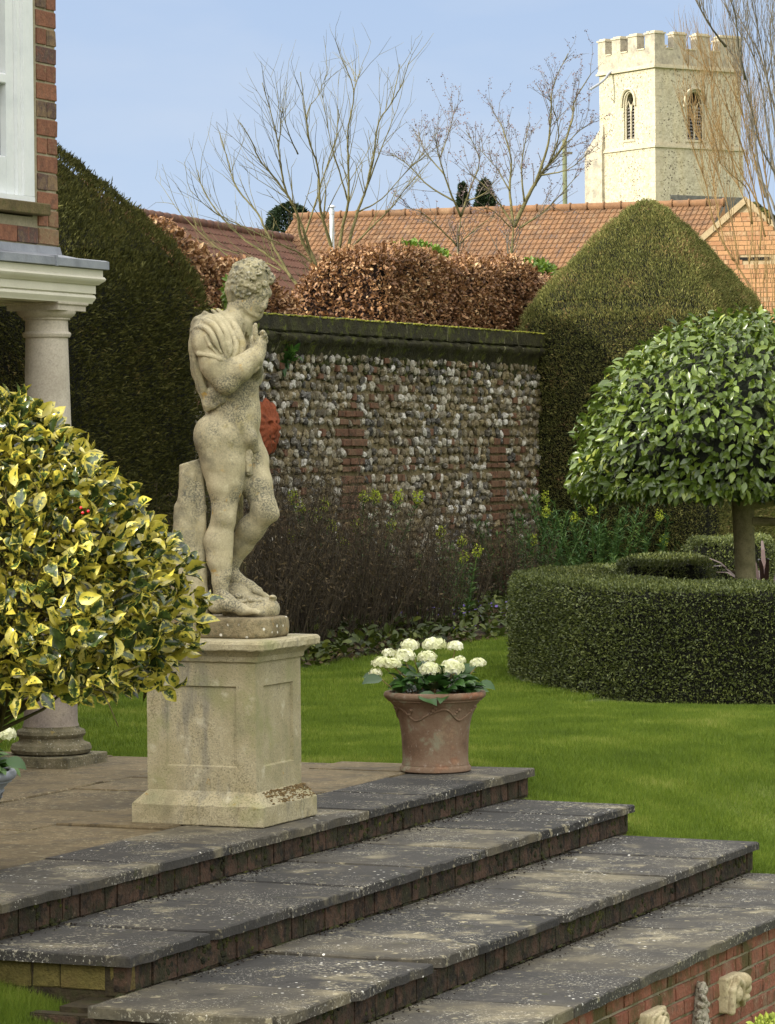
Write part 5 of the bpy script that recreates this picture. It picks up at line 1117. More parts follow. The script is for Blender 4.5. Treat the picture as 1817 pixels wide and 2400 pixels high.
for x, y in ((190, 1190), (194, 1202), (207, 1198)): mb.add(sv*.0055 + HP(x, y, 12.02), sf)
mb.build('berries', MT['berry'], holly, smooth=True)
# shrub at the bottom right corner
c = P(1812, 2405, 11.6); n = 900; v = unit(rnd(n)); v[:, 2] = np.abs(v[:, 2]); pp = c+np.array([0, 0, -.10])+v*np.array([.12, .12, .13])*RNG.uniform(.6, 1, (n, 1))
V, Fc, UV = scatter(pp, v+rnd(n, .5), v+rnd(n, .5), RNG.uniform(.018, .030, n), T_OVAL, 1.1); rt = root('variegated_shrub', (c[0], c[1], -1.3), 'yellow-green leafy shrub tip at the bottom right corner below the brick wall', 'shrub')
mesh('foliage', V, Fc, MT['reed'], rt, smooth=True)
mb = MB()
for _ in range(14): mb.tube([(c[0], c[1], -1.32), c+np.array([random.gauss(0,.05), random.gauss(0,.05), -.25]), c+np.array([random.gauss(0,.07), random.gauss(0,.07), -.04])], [.006, .004, .002], n=4)
mb.build('stems', MT['bark_olive'], rt)

# ================================================================ POTS AND HYDRANGEAS
pot_c = G(1021, 1806.5, 0)
POTP = [(.01,0),(.188,0),(.197,.006),(.197,.022),(.190,.031),(.185,.036),(.186,.043),(.181,.052),(.181,.10),(.183,.16),(.187,.21),(.194,.26),(.203,.30),(.214,.335),(.230,.365),(.243,.378),(.247,.385),(.262,.392),(.262,.398),(.274,.404),(.281,.416),(.281,.428),(.274,.438),(.262,.441),(.250,.436),(.240,.41),(.235,.395),(.01,.395)]
def surf_r(z): return float(np.interp(z, [p[1] for p in POTP[7:16]], [p[0] for p in POTP[7:16]]))
def make_pot(c, mat, label, cat, name):
    rt = root(name, c, label, cat); mb = MB(); mb.lathe(c, POTP[:-2], 72)
    autosmooth(mb.build('body', mat, rt), 40)
    mb = MB(); sw = []
    for i in range(145):
        t = i/144*2*math.pi; z = .322+.030*math.cos(5*t+.9)+.006*math.cos(10*t); sw.append((c[0]+(surf_r(z)+.001)*math.cos(t), c[1]+(surf_r(z)+.001)*math.sin(t), c[2]+z))
    mb.tube(sw, .0062, n=6, cap=False)
    for k in range(10):
        t = k*2*math.pi/10+.25; z = .335+.012*(k % 2)
        for q in range(3):
            zz_ = z+(q-1)*.012; tt = t+(q-1)*.05; cc = np.array([c[0]+surf_r(zz_)*math.cos(tt), c[1]+surf_r(zz_)*math.sin(tt), c[2]+zz_]); mb.add(sv*np.array([.011, .011, .009])*RNG.uniform(.8, 1.3, (1, 1))+cc, sf)
    mb.build('garland', mat, rt, smooth=True)
    mb = MB(); mb.lathe(c, [(.236, .400), (.2, .404), (.01, .408)], 32); mb.build('soil', MT['soil'], rt); return rt
make_pot(pot_c, MT['terracotta'], 'weathered terracotta pot with garland relief, holding white hydrangea on the terrace', 'plant pot', 'terracotta_pot')
fl_n = 22
def floret_head(c, r, nfl=75):
    k = np.arange(nfl)+.5; ph = np.arccos(1-1.35*k/nfl); th = math.pi*(1+5**.5)*k; d = np.column_stack([np.cos(th)*np.sin(ph), np.sin(th)*np.sin(ph), np.cos(ph)]) + rnd(nfl, .09); d = unit(d+rnd(nfl,.0))
    Pp = c + d*np.array([r, r, r*random.uniform(.62, .80)])*RNG.uniform(.80, 1.10, (nfl, 1)); Vs, Fs, m = [], [], 0
    for p, n_ in zip(Pp, d):
        x = unit(np.cross(n_, [0.3, .2, 1.0])); n_ = unit(n_+unit(rnd(1)[0])*.35); y = np.cross(n_, x); a0 = random.uniform(0, 6.28); s = r*random.uniform(.20, .32)
        for q in range(4):
            a = a0+q*math.pi/2; e = math.cos(a)*x+math.sin(a)*y; f = -math.sin(a)*x+math.cos(a)*y
            Vs += [p, p+(e*.55+f*.5)*s+n_*s*.12, p+e*s*1.05+n_*s*.02, p+(e*.55-f*.5)*s+n_*s*.12]; Fs.append((m, m+1, m+2, m+3)); m += 4
    return np.array(Vs), Fs
heads = [(620,210,92,.10),(870,195,115,.12),(1090,220,82,.08),(400,295,66,.08),(560,315,108,.02),(335,385,100,-.02),(440,400,90,-.06),(268,500,66,-.06),(800,330,92,.0),(830,455,106,-.12),(1060,430,120,-.10),(1140,370,60,.0),(1325,395,78,.0)]
def make_hydrangea(c, label):
    rt = root('hydrangea', c + np.array([0, 0, .40]), label, 'hydrangea', 'white hydrangeas in pots')
    off = c - pot_c; st = MB()
    for x, y, r, dd in heads:
        p = P(820+x/4.408, 1460+y/4.408, pot_c[1]+dd) + off; rr = r/4.408/427; V, Fc = floret_head(p-np.array([0, 0, rr*.3]), rr*1.02, 60 if rr < .04 else 90); mesh('flower_head', V, Fc, MT['petal'], rt)
        s = c + np.array([(p-c)[0]*.45, (p-c)[1]*.5, .40]); st.tube([s, (s*.5+p*.5)+rnd(1, .008)[0], p-np.array([0, 0, rr*.5])], [.0042, .0038, .003], n=6)
    st.build('stems', MT['hyd_stem'], rt, smooth=True)
    n = 135; t = RNG.uniform(0, 2*math.pi, n); r = RNG.uniform(.05, .21, n); z = .43+RNG.uniform(0, .16, n)*(1-r/.34); pp = c+np.column_stack([r*np.cos(t), r*np.sin(t), z]); D = np.column_stack([np.cos(t), np.sin(t), RNG.uniform(-.35, .55, n)]) + rnd(n, .25)
    V, Fc, _ = scatter(pp, D, np.array([0, -.3, 1.0])+rnd(n, .25), RNG.uniform(.07, .125, n), T_BIG, 1.0)
    e = np.array([P(985, 1625, pot_c[1]-.24), P(1040, 1622, pot_c[1]-.22), P(895, 1590, pot_c[1]-.2), P(1125, 1600, pot_c[1]-.05), P(890, 1585, pot_c[1])]) + off
    V2, F2, _ = scatter(e, np.array([(.8, -.6, -.5), (-.2, -.9, -.5), (-1, -.3, -.2), (1, -.2, -.4), (-1, 0, .0)]), np.array([[0, -.6, .8]]*5), np.array([.12, .10, .11, .09, .09]), T_BIG, 1.1)
    mesh('foliage', np.concatenate([V, V2]), np.concatenate([Fc, F2+len(V)]), MT['hyd_leaf'], rt, smooth=True)
make_hydrangea(pot_c, 'white hydrangea in full bloom in the terracotta pot on the terrace')
c2 = np.array([P(-118, 1850, 14.35)[0], 14.35, 0.0])
make_pot(c2, MT['lead'], 'grey lead pot cut off by the left edge of the picture', 'plant pot', 'lead_pot')
make_hydrangea(c2, 'white hydrangea at the left picture edge, in the grey pot')

# ================================================================ CARVED STONES ON THE LOW WALL
WB = A4-.035
def wpt(px, py, out=.006): b, z = PA(px, py, WB+out); return W(WB+out, b, z)
MT['carving'] = stone('cream_carved_stone', [(150,136,104),(186,174,142),(170,158,124)], 9, [((90,80,60),'n',50,.56,.66,.6)], bs=.4, bd=.003)
MT['shell'] = stone('grey_rough_stone', [(112,106,92),(160,154,138),(136,128,110)], 20, [((60,54,44),'n',60,.54,.62,.8)], bs=1, bd=.006)
def carved(name, label, cpx, build, h, mat, cat='carved stone'):
    c = wpt(*cpx); v = Vol(c-h, c+h, .0032); build(v, c); V, Q = v.mesh(); o = mesh(name, V, Q, mat, smooth=True, loc=c); return tag(o, label, cat)
M_ = np.array([U1, U2, [0, 0, 1.0]])
def L_(c, x, z, o): return c + U1*x + U2*o + np.array([0, 0, z])       # along the wall, up, outward
def scroll(v, c):
    s = .95
    v.rbox(L_(c, 0, 0, .0), (.115*s, .035, .085*s), .012, M_, .004)
    v.chain([L_(c, -.09, -.07, .045), L_(c, -.085, .02, .05), L_(c, -.03, .065, .055), L_(c, .03, .035, .055), L_(c, .05, -.03, .05), L_(c, .085, -.06, .045)], [.02, .018, .018, .018, .018, .014], .006)
    v.ell(L_(c, -.025, .0, .04), (.04, .04, .045), .006); v.ell(L_(c, .06, .045, .05), (.045, .035, .04), .008); v.ell(L_(c, .09, .01, .055), (.03, .03, .03), .006); v.ell(L_(c, .085, -.03, .05), (.03, .025, .02), .006)
    v.chain([L_(c, .03, .075, .09), L_(c, .05, .02, .09), L_(c, .09, -.01, .09)], .005, .004, cut=True); v.ell(L_(c, -.01, -.065, .06), (.045, .03, .014), .004, cut=True)
carved('scroll_carving', 'cream carved stone scroll set in the brick wall, rightmost of the carvings', (1706, 2326), scroll, np.array([.20, .20, .16]), MT['carving'])
def pinn(v, c):
    r = np.random.default_rng(2)
    for i in range(60):
        z = -.16+i/59*.25; w = .052*(1-(z+.16)/.27)+.006; v.ell(L_(c, r.uniform(-w, w)*1.6, z, .02+r.uniform(0, .02)), (.014, .014, .012+.004*r.random()), .004)
    v.cone(L_(c, 0, -.18, .015), L_(c, -.0, .10, .01), .07, .008, .01)
carved('pinnacle_carving', 'rough pointed grey stone pinnacle set in the brick wall between the cream carvings', (1633, 2356), pinn, np.array([.20, .20, .20]), MT['shell'])
def lion(v, c):
    v.rbox(L_(c, 0, -.03, .0), (.125, .035, .085), .012, M_, .004); v.ell(L_(c, -.03, -.02, .04), (.06, .05, .06), .01); v.torus(L_(c, -.03, -.01, .075), U2, .036, .010, .006); v.torus(L_(c, .07, .0, .045), U2, .028, .009, .006); v.ell(L_(c, .02, -.07, .05), (.05, .04, .03), .01)
    v.chain([L_(c, -.11, -.02, .04), L_(c, -.09, .035, .045), L_(c, -.02, .045, .05), L_(c, .04, .04, .045)], .010, .006)
carved('rosette_carving', 'cream carved stone fragment at the bottom edge, leftmost of the carvings on the brick wall', (1524, 2396), lion, np.array([.22, .22, .16]), MT['carving'])
# ================================================================ BARE TREES (traced limbs, each with its own depth, plus grown twigs)
def ZC(x, y, Y): return P(360+x/1.6106, 100+y/1.6106, Y)
def spl(pts, m=6):
    pts = np.array(pts, float); n = len(pts); e = np.vstack([2*pts[0]-pts[1], pts, 2*pts[-1]-pts[-2]]); out = []
    for i in range(n-1):
        a, b, c, d = e[i:i+4]
        for t in np.linspace(0, 1, m, endpoint=False): out.append(.5*(2*b+(c-a)*t+(2*a-5*b+4*c-d)*t*t+(3*b-3*c+d-a)*t**3))
    out.append(pts[-1]); return np.array(out)
def twig(mb, p, d, L, r, depth, tips, up=.25, kink=.22, br=.55, n=3):
    pts = [p]; m = max(3, int(L/.13)); d = unit(d)
    for i in range(m):
        d = unit(d + rnd(1, kink)[0]*.45 + np.array([0, 0, up])*.18); pts.append(pts[-1]+d*L/m)
        if depth > 0 and i > 0 and random.random() < br:
            s = unit(d + unit(rnd(1)[0])*.75 + np.array([0, 0, up*.5])); twig(mb, pts[-1], s, L*random.uniform(.3, .6), r*.6, depth-1, tips, up, kink, br, n)
    mb.tube(pts, np.linspace(r, r*.45, len(pts)), n=n, cap=False); tips += pts[1:]
def bare_tree(name, label, limbs, Y, conv, mat, r0, twigs, tl, cat='bare tree', spread=.5, budm=None, bud_n=0, up=.35, base_extra=None, kink=.22, fine=None):
    mb, mt = MB(), MB(); tips = []; base = None; k = 0
    for L_i, limb in enumerate(limbs):
        pts, ra, dd = limb[0], limb[1], (limb[2] if len(limb) > 2 else random.uniform(-spread, spread)); m = len(pts)
        if len(limb) > 3: d0 = limb[3]
        else: d0 = 0
        w = np.array([conv(x, y, Y + d0 + (dd-d0)*(i/(m-1))) for i, (x, y) in enumerate(pts)]); w = spl(w)
        w = w + np.concatenate([[np.zeros(3)], rnd(len(w)-2, r0*.07), [np.zeros(3)]])
        r_ = ra*.62*(1-.88*np.linspace(0, 1, len(w))**.75) + .002; mb.tube(w, r_, n=6 if ra > .02 else 4, cap=True)
        T = np.gradient(w, axis=0); L = np.linalg.norm(w[-1]-w[0])
        for _ in range(int(twigs*L)):
            i = int(len(w)*random.uniform(.22, 1)); i = min(i, len(w)-1); d = unit(T[i]) + unit(rnd(1)[0])*.62 + np.array([0, 0, up])
            twig(mt, w[i], d, tl*random.uniform(.4, 1.1)*(1.1-.4*i/len(w)), min(max(r_[i]*.45, .0042), .0085), 1, tips, up, kink)
        if base is None: base = w[0]
    rt = root(name, (base[0], base[1], base[2]), label, cat); mb.build('limbs', mat, rt, smooth=True); mt.build('twigs', fine or mat, rt)
    if budm:
        tp = np.array(tips); tp = tp[RNG.choice(len(tp), min(bud_n, len(tp)*3), replace=True)] + rnd(min(bud_n, len(tp)*3), .012); V, Fc, _ = scatter(tp, rnd(len(tp)), rnd(len(tp)), RNG.uniform(.012, .026, len(tp)), T_OVAL, 1.2); mesh('buds', V, Fc, budm, rt)
    return rt
S = [([(555,930),(490,850),(400,780),(340,740),(250,650),(190,560),(165,480)], .030), ([(520,890),(470,800),(420,700),(390,640),(310,540),(280,440),(250,340)], .028),
 ([(630,870),(560,740),(540,640),(480,540),(400,440),(370,370),(325,300)], .030), ([(630,870),(590,780),(545,650),(500,560),(480,460),(470,380),(450,290),(410,150)], .032),
 ([(680,800),(650,700),(630,620),(620,470),(590,380),(575,280),(555,110)], .034), ([(576,290),(590,240),(620,200),(655,110)], .014), ([(700,800),(715,690),(735,600),(735,450),(735,330),(755,180),(705,45)], .036),
 ([(755,185),(770,140),(790,90)], .010), ([(730,790),(770,640),(800,560),(830,440),(850,300),(900,220),(930,80)], .034), ([(900,225),(940,150),(965,70)], .012),
 ([(730,790),(820,700),(900,620),(960,540),(1050,440)], .020), ([(735,600),(700,480),(670,380),(640,210)], .020), ([(630,860),(560,800),(480,760),(350,700),(230,640),(140,560)], .020),
 ([(545,420),(510,340),(480,230)], .014), ([(800,560),(860,400),(920,250)], .016), ([(470,390),(480,320),(490,210)], .010), ([(560,760),(600,640),(650,480),(690,350),(700,250)], .020), ([(770,640),(860,590),(960,480),(1020,420)], .014),
 ([(640,880),(655,960),(690,1010)], .016), ([(555,930),(610,1000)], .018), ([(300,820),(200,740),(100,640),(70,600)], .014), ([(480,860),(420,830),(300,790),(220,770)], .016)]
base_l = [([(640,1000),(632,930),(620,870)], .05, 0), ([(700,1000),(695,900),(690,800)], .055, 0), ([(600,1030),(570,980),(550,920)], .045, 0)]
bare_tree('bare_shrub_tree', 'wide many-stemmed leafless tree fanning out above the statue\'s head', base_l+S, 39.0, ZC, MT['bark_olive'], .03, 7.5, .72, spread=.9, up=.3, fine=MT['bark_olive'])
TA = [([(1335,960),(1340,850),(1352,780),(1360,690)], .075, 0), ([(1360,695),(1410,590),(1460,500),(1540,400),(1580,290),(1590,220),(1650,120)], .045), ([(1440,540),(1490,380),(1500,270),(1510,160),(1565,40)], .030), ([(1360,695),(1345,560),(1350,440),(1320,330),(1290,270)], .032),
 ([(1360,690),(1300,600),(1250,540),(1200,500)], .024), ([(1460,500),(1560,480),(1640,420)], .016), ([(1380,700),(1470,640),(1540,570),(1600,500)], .022), ([(1400,600),(1390,460),(1420,300)], .022), ([(1350,700),(1290,640),(1240,620)], .014), ([(1500,450),(1530,340),(1500,220)], .014), ([(1345,560),(1300,480),(1230,400)], .014), ([(1540,400),(1610,330),(1660,300)], .012)]
bare_tree('budding_tree', 'young leafless tree with purplish buds left of the church tower', TA, 41.0, ZC, MT['bark_olive'], .03, 13, .50, spread=.8, budm=MT['bud'], bud_n=4200, up=.2, kink=.4, fine=MT['bark_grey'])
TB = [([(1160,960),(1155,840),(1150,770),(1160,650)], .050, 0), ([(1150,770),(1080,700),(1010,640),(950,620)], .018), ([(1160,655),(1120,560),(1080,440),(1060,340)], .026), ([(1160,655),(1200,540),(1230,440),(1180,330)], .026), ([(1140,600),(1040,540),(960,460),(900,420)], .018), ([(1100,500),(1020,400),(1000,330)], .016), ([(1180,600),(1260,560),(1300,480)], .016), ([(1080,440),(1120,320),(1140,230)], .012), ([(1155,760),(1220,700),(1290,650)], .014)]
bare_tree('budding_tree', 'small leafless budding tree above the middle of the brown hedge', TB, 42.5, ZC, MT['bark_olive'], .03, 15, .48, spread=.7, budm=MT['bud'], bud_n=3600, up=.2, kink=.4, fine=MT['bark_grey'])
def ZP(x, y, Y): return P(1300+x/3.24, y/3.24, Y)
gl_ = [([(1900,3300),(1860,2500),(1800,2000)], .14, 0)]
for pts in ([(1700,1800),(1560,1300),(1500,900),(1450,600),(1300,350),(1150,150),(1060,-40)], [(1740,1700),(1620,1000),(1580,700),(1500,400),(1380,200),(1250,-40)], [(1760,1500),(1690,1100),(1600,500),(1540,200),(1490,-40)], [(1780,1300),(1700,900),(1650,500),(1640,200),(1610,-60)],
            [(1800,1700),(1690,1350),(1560,1100),(1500,850),(1400,560)], [(1700,1650),(1620,1450),(1510,1250),(1470,1000)], [(1720,1000),(1640,700),(1560,420),(1440,200),(1330,0)], [(1740,900),(1700,600),(1690,300),(1700,0)], [(1450,600),(1400,380),(1380,150),(1330,-30)], [(1300,350),(1220,250),(1120,80),(1090,-40)]):
    gl_.append((pts, .030))
bare_tree('upright_bare_tree', 'tall grey leafless tree with many upright branches at the top right edge', gl_, 46.0, ZP, MT['bark_grey'], .03, 9, 1.0, spread=1.2, up=.9, kink=.16)
tn_ = [([(1560,2300),(1440,2100),(1360,1980)], .05, 0)]
for pts in ([(1360,1980),(1260,1800),(1200,1650),(1150,1400),(1080,1200),(1020,1000),(1010,800),(975,620)], [(1400,2000),(1350,1700),(1250,1350),(1120,1080),(1060,930)], [(1480,2000),(1500,1700),(1400,1420),(1260,1240),(1180,1080)], [(1560,1900),(1560,1600),(1380,1250),(1240,1000),(1100,700),(1000,480)],
            [(1600,1800),(1520,1450),(1420,1100),(1290,780),(1150,520),(960,360)], [(1620,1700),(1560,1400),(1480,1050),(1380,750),(1240,500),(1100,380)], [(1640,1700),(1600,1300),(1520,900),(1420,620),(1300,420)], [(1300,1900),(1240,1600),(1210,1400),(1225,1200)], [(1260,1240),(1200,1000),(1150,820),(1130,600)], [(1400,1420),(1330,1150),(1230,900),(1190,700),(1200,450)], [(1120,1080),(1060,980),(1055,880)], [(1500,1700),(1470,1450),(1350,1330),(1290,1260)], [(1600,1500),(1520,1200),(1450,950),(1400,700),(1390,500)]):
    tn_.append((pts, .021))
bare_tree('tan_bare_tree', 'arching pale tan twiggy tree in front of the church tower', tn_, 50.0, ZP, MT['bark_tan'], .02, 13, .95, spread=1.0, up=.9, kink=.16)
lst = [([(x, 2400), (x+random.uniform(-20, 10), 2150), (x+random.uniform(-60, 20), 1950+random.uniform(-60, 60))], .010) for x in range(1500, 1740, 22)]
bare_tree('reed_stems', 'thin pale upright stems before the brick gable at the right edge', lst, 47.0, ZP, MT['bark_tan'], .01, 5, .6, cat='dry stems', spread=.5, up=.9, kink=.16)

# evergreen bush behind the copper hedge
for (x, y, rx, ry, n, lb) in ((965, 615, 85, 42, 2600, 'bright green evergreen bush showing above the middle of the copper hedge'), (1245, 640, 55, 24, 900, 'small green bush top between the copper hedge and the right-hand yew'), (548, 690, 22, 40, 500, 'green sprig left of the statue\'s head, above the wall')):
    Yb = 40.5 if x > 600 else 28.5; c = P(x, y, Yb); s = Yb/8000; v = unit(rnd(n)); pp = c + v*np.array([rx*s, .3, ry*s])*(RNG.uniform(.2, 1, (n, 1))**.4); rt = root('evergreen_bush', (c[0], c[1], 0), lb, 'bush')
    V, Fc, _ = scatter(pp, v+rnd(n, .6), v+rnd(n, .6)+np.array([0, 0, .5]), RNG.uniform(.06, .11, n)*(.6 if Yb < 30 else 1), T_OVAL, .9); mesh('foliage', V, Fc, MT['laurel'], rt)
    mb = MB()
    for _ in range(10): mb.tube([(c[0]+random.gauss(0, .08), c[1], 0), (c[0]+random.gauss(0, rx*s*.4), c[1], c[2]*.6), c+np.array([random.gauss(0, rx*s*.5), 0, 0])], [.02, .014, .006], n=5)
    mb.build('stems', MT['bark_olive'], rt)
# conifers far behind the roofs
for (x0, x1, yt, yb, n, lb, rnd_) in ((632, 728, 478, 600, 5200, 'round-topped dark conifer behind the roofs, left of the flue', 1), (1066, 1106, 432, 560, 2600, 'narrow dark conifer, left one of the close pair above the tiled roof', 0), (1108, 1168, 424, 560, 4200, 'broader dark conifer, right one of the close pair above the tiled roof', .3)):
    Yc = 125; s = Yc/8000; c = P((x0+x1)/2, yb, Yc); H_ = (yb-yt)*s; Rw = (x1-x0)/2*s*1.25; z = RNG.random(n); t = RNG.uniform(0, 6.283, n)
    prof_ = (1-rnd_)*np.clip((1-z)**1.05*1.02, 0, 1) + rnd_*np.sqrt(np.clip(1-(z*1.02)**3, 0, 1)); r = Rw*prof_*RNG.uniform(.6, 1.05, n)*(1+.1*np.sin(t*5+z*12)); pp = c+np.column_stack([r*np.cos(t), r*np.sin(t), z*H_])
    rt = root('conifer', (c[0], c[1], 0), lb, 'conifer'); V, Fc, _ = scatter(pp, np.column_stack([np.cos(t), np.sin(t), np.full(n, .3)])+rnd(n, .4), rnd(n), RNG.uniform(.12, .22, n), T_SPRIG, .9); mesh('foliage', V, Fc, MT['conifer'], rt)
    mb = MB(); mb.tube([(c[0], c[1], 0), (c[0], c[1], c[2]+H_*.9)], [.25, .04], n=8); mb.build('trunk', MT['bark_grey'], rt)

# ================================================================ OUTBUILDINGS WITH TILED ROOFS
def tiled(ridge0, ridge1, down, rows, tilew, expo, mat, roll=.030, step=.02):
    """pantiled slope: every tile column is a wave, every course steps over the next"""
    r0, r1, dn = np.array(ridge0), np.array(ridge1), unit(np.array(down)); L = np.linalg.norm(r1-r0); ux = (r1-r0)/L; nrm = unit(np.cross(ux, dn)); nrm = nrm if nrm[2] > 0 else -nrm
    nc = int(L/tilew); prof_ = [(0, 0), (.18, .1), (.34, 0), (.5, -.1), (.68, .3), (.8, 1), (.92, .6)]; Vs, Fs, n = [], [], 0
    for k in range(rows):
        for i in range(nc):
            o_ = random.uniform(-.005, .005)*expo/.3; j = random.uniform(-.12, .12)*step
            for sgn, h in ((0, step*.15), (1, step)):
                for u, w in prof_+[(1.0, .05)]: Vs.append(r0+ux*(i+u)*tilew+dn*((k+sgn*1.04)*expo+o_)+nrm*(w*roll+h+j))
            m = 8; Fs += [(n+q, n+q+1, n+m+q+1, n+m+q) for q in range(m-1)]
            for q in range(m): pass
            base_i = n; n += 16
            for u, w in prof_+[(1.0, .05)]: Vs.append(r0+ux*(i+u)*tilew+dn*((k+1.04)*expo+o_)-nrm*.01)
            Fs += [(base_i+8+q, base_i+8+q+1, n+q+1, n+q) for q in range(7)]; n += 8
    return Vs, Fs
RY = 80.0
p0, p1 = P(690, 512, RY+.5), P(1700, 494, RY-3)
rdir = unit(np.array([p1[0]-p0[0], p1[1]-p0[1], 0])); zr = float(p0[2]+.0); p1 = np.array([p1[0], p1[1], zr]); dperp = np.array([-U1[0], -U1[1], 0]); dn = unit(np.array([dperp[0], dperp[1], -.72]))
barn = root('tiled_barn', (p0[0], p0[1], 0), 'long low outbuilding with bright orange pantiled roof behind the copper hedge', 'outbuilding')
V, Fc = tiled(p0, p1, dn, 12, .128, .205, None, .028, .022); mesh('roof', V, Fc, MT['tile'], barn)
mb = MB(); n_r = 26
for i in range(n_r):
    a = p0+(p1-p0)*i/n_r; b = p0+(p1-p0)*(i+.97)/n_r; mb.tube([a+np.array([0, 0, .05]), a+(b-a)*.9+np.array([0, 0, .05]), a+(b-a)*.91+np.array([0, 0, .05]), b+np.array([0, 0, .05])], [.085, .085, .11, .11], n=10)
mb.build('ridge_tiles', MT['tile'], barn, smooth=True)
mb = MB(); e0, e1 = p0+dn*2.35, p1+dn*2.35; mb.add([(e0[0], e0[1]+.1, -.1), (e1[0], e1[1]+.1, -.1), (e1[0], e1[1]+.1, e1[2]), (e0[0], e0[1]+.1, e0[2]), p0+np.array([0, 0, -.02]), (p0[0], p0[1], -.1), p1+np.array([0, 0, -.02]), (p1[0], p1[1], -.1)], [(0,1,2,3), (0,3,4,5), (1,7,6,2)])
mb.build('wall', MT['brick_far'], barn)
q0, q1 = P(300, 500, 70.0), P(706, 566, 80.5); q1[2] = q0[2]
shed = root('dark_roofed_barn', (q0[0], q0[1], 0), 'outbuilding with shaded brown tiled roof running away behind the bare tree', 'outbuilding')
dn2 = unit(np.array([U2[0], U2[1], -.85])); V, Fc = tiled(q0-(q1-q0)*.35, q1, dn2, 9, .2, .30, None, .03, .03); mesh('roof', V, Fc, MT['tile_dark'], shed)
mb = MB(); qq = q0-(q1-q0)*.35; n_r = 34
for i in range(n_r):
    a = qq+(q1-qq)*i/n_r; b = qq+(q1-qq)*(i+.98)/n_r; mb.tube([a+np.array([0,0,.04]), b+np.array([0,0,.05])], [.09, .11], n=8)
mb.build('ridge_tiles', MT['tile_dark'], shed, smooth=True)
mb = MB(); f0, f1 = qq+dn2*2.6, q1+dn2*2.6; mb.add([(f0[0], f0[1], -.1), (f1[0], f1[1], -.1), (f1[0], f1[1], f1[2]), (f0[0], f0[1], f0[2]), qq, (qq[0], qq[1], -.1)], [(0,1,2,3), (0,3,4,5)]); mb.build('wall', MT['brick_far'], shed)
# metal flue
c = P(779, 600, 78.5); t = P(779, 480, 78.5); fl = root('metal_flue', (c[0], c[1], 0), 'pale metal flue pipe with cowl rising beside the orange roof', 'flue')
mb = MB(); mb.lathe((c[0], c[1], 0), [(.055, 0), (.055, t[2]-.22), (.064, t[2]-.21), (.064, t[2]-.13), (.045, t[2]-.12), (.045, t[2]-.06)], 20); autosmooth(mb.build('pipe', MT['zinc'], fl))
mb = MB(); mb.lathe((c[0], c[1], 0), [(.085, t[2]-.055), (.085, t[2]-.035), (.02, t[2])], 20); autosmooth(mb.build('cowl', MT['zinc'], fl))
# telegraph pole
c = P(1325, 520, 100.0); t = P(1325, 326, 100.0); pl = root('telegraph_pole', (c[0], c[1], 0), 'plain weathered wooden pole between budding tree and church tower', 'pole')
mb = MB(); mb.tube([(c[0], c[1], 0), (c[0], c[1], t[2])], [.085, .065], n=12); mb.build('post', MT['pole'], pl, smooth=True)
mb = MB(); mb.box((c[0]-.02, c[1]-.12, t[2]-.45), (c[0]+.22, c[1]-.07, t[2]-.38), 'w'); mb.build('bracket', MT['bark_grey'], pl)

# brick gable at the right edge: real courses
GYc = P(1748, 463, 60.0); gab = root('brick_gable', (GYc[0], GYc[1], 0), 'sunlit orange brick gable end with coped top at the right edge', 'building')
gx = unit(np.array([U2[0]*.75+.25, U2[1]*.35, 0])); gn = np.array([gx[1], -gx[0], 0]); HW = 2.3; SL_ = .86
def GP(x, z, o=0): return GYc + gx*x + gn*o + np.array([0, 0, z])
mb = MB(); ch = .083; k = 0; z = -.26
while z > -5.2:
    w = min(HW, -z/SL_-.10); x = -w - random.uniform(0, .02); alt = k % 2
    while x < w:
        L = (.23 if (k//1+int((x+w)/.1)) % 2 else .115); L = random.choice((.235, .235, .115)); e = min(x+L, w); 
        if not (abs(z+1.05-.0) < .05 and -.15 < x < .42): 
            pts = [GP(x, z-ch+.010, .004), GP(e, z-ch+.010, .004), GP(e, z, .004), GP(x, z, .004)]; mb.prism(pts, gn*.012)
        x = e+.012
    z -= ch; k += 1
mb.build('brickwork', MT['brick_far'], gab)
mb = MB(); body_ = [GP(0, -.08), GP(-HW, -HW*SL_-.08), GP(-HW, -6.2), GP(HW, -6.2), GP(HW, -HW*SL_-.08)]; mb.prism(body_, -gn*4); mb.build('wall', MT['mortar_far'], gab)
mb = MB(); mb.prism([GP(-.15, -1.10, .0105), GP(.42, -1.10, .0105), GP(.42, -1.045, .0105), GP(-.15, -1.045, .0105)], gn*.004); mb.build('vent_slot', MT['black'], gab)  # dark strip in the brickwork; the slot's inner shade is only colour
mb = MB()
for s in (-1, 1):
    for i in range(9):
        x0, x1 = i*.28, i*.28+.272; mb.prism([GP(s*x0, -x0*SL_+.02, .06), GP(s*x1, -x1*SL_+.02, .06), GP(s*x1, -x1*SL_-.11, .06), GP(s*x0, -x0*SL_-.11, .06)], -gn*.3)
mb.build('coping', MT['mortar_far'], gab)
mb = MB()
for i in range(260):
    x = random.uniform(.15, 2.2); r = random.uniform(.04, .09); mb.add(sv*np.array([r, r, r*.5])+GP(x, -x*SL_+.04, random.uniform(-.2, .06)), sf)
mb.build('roof_moss', MT['moss'], gab, smooth=True)

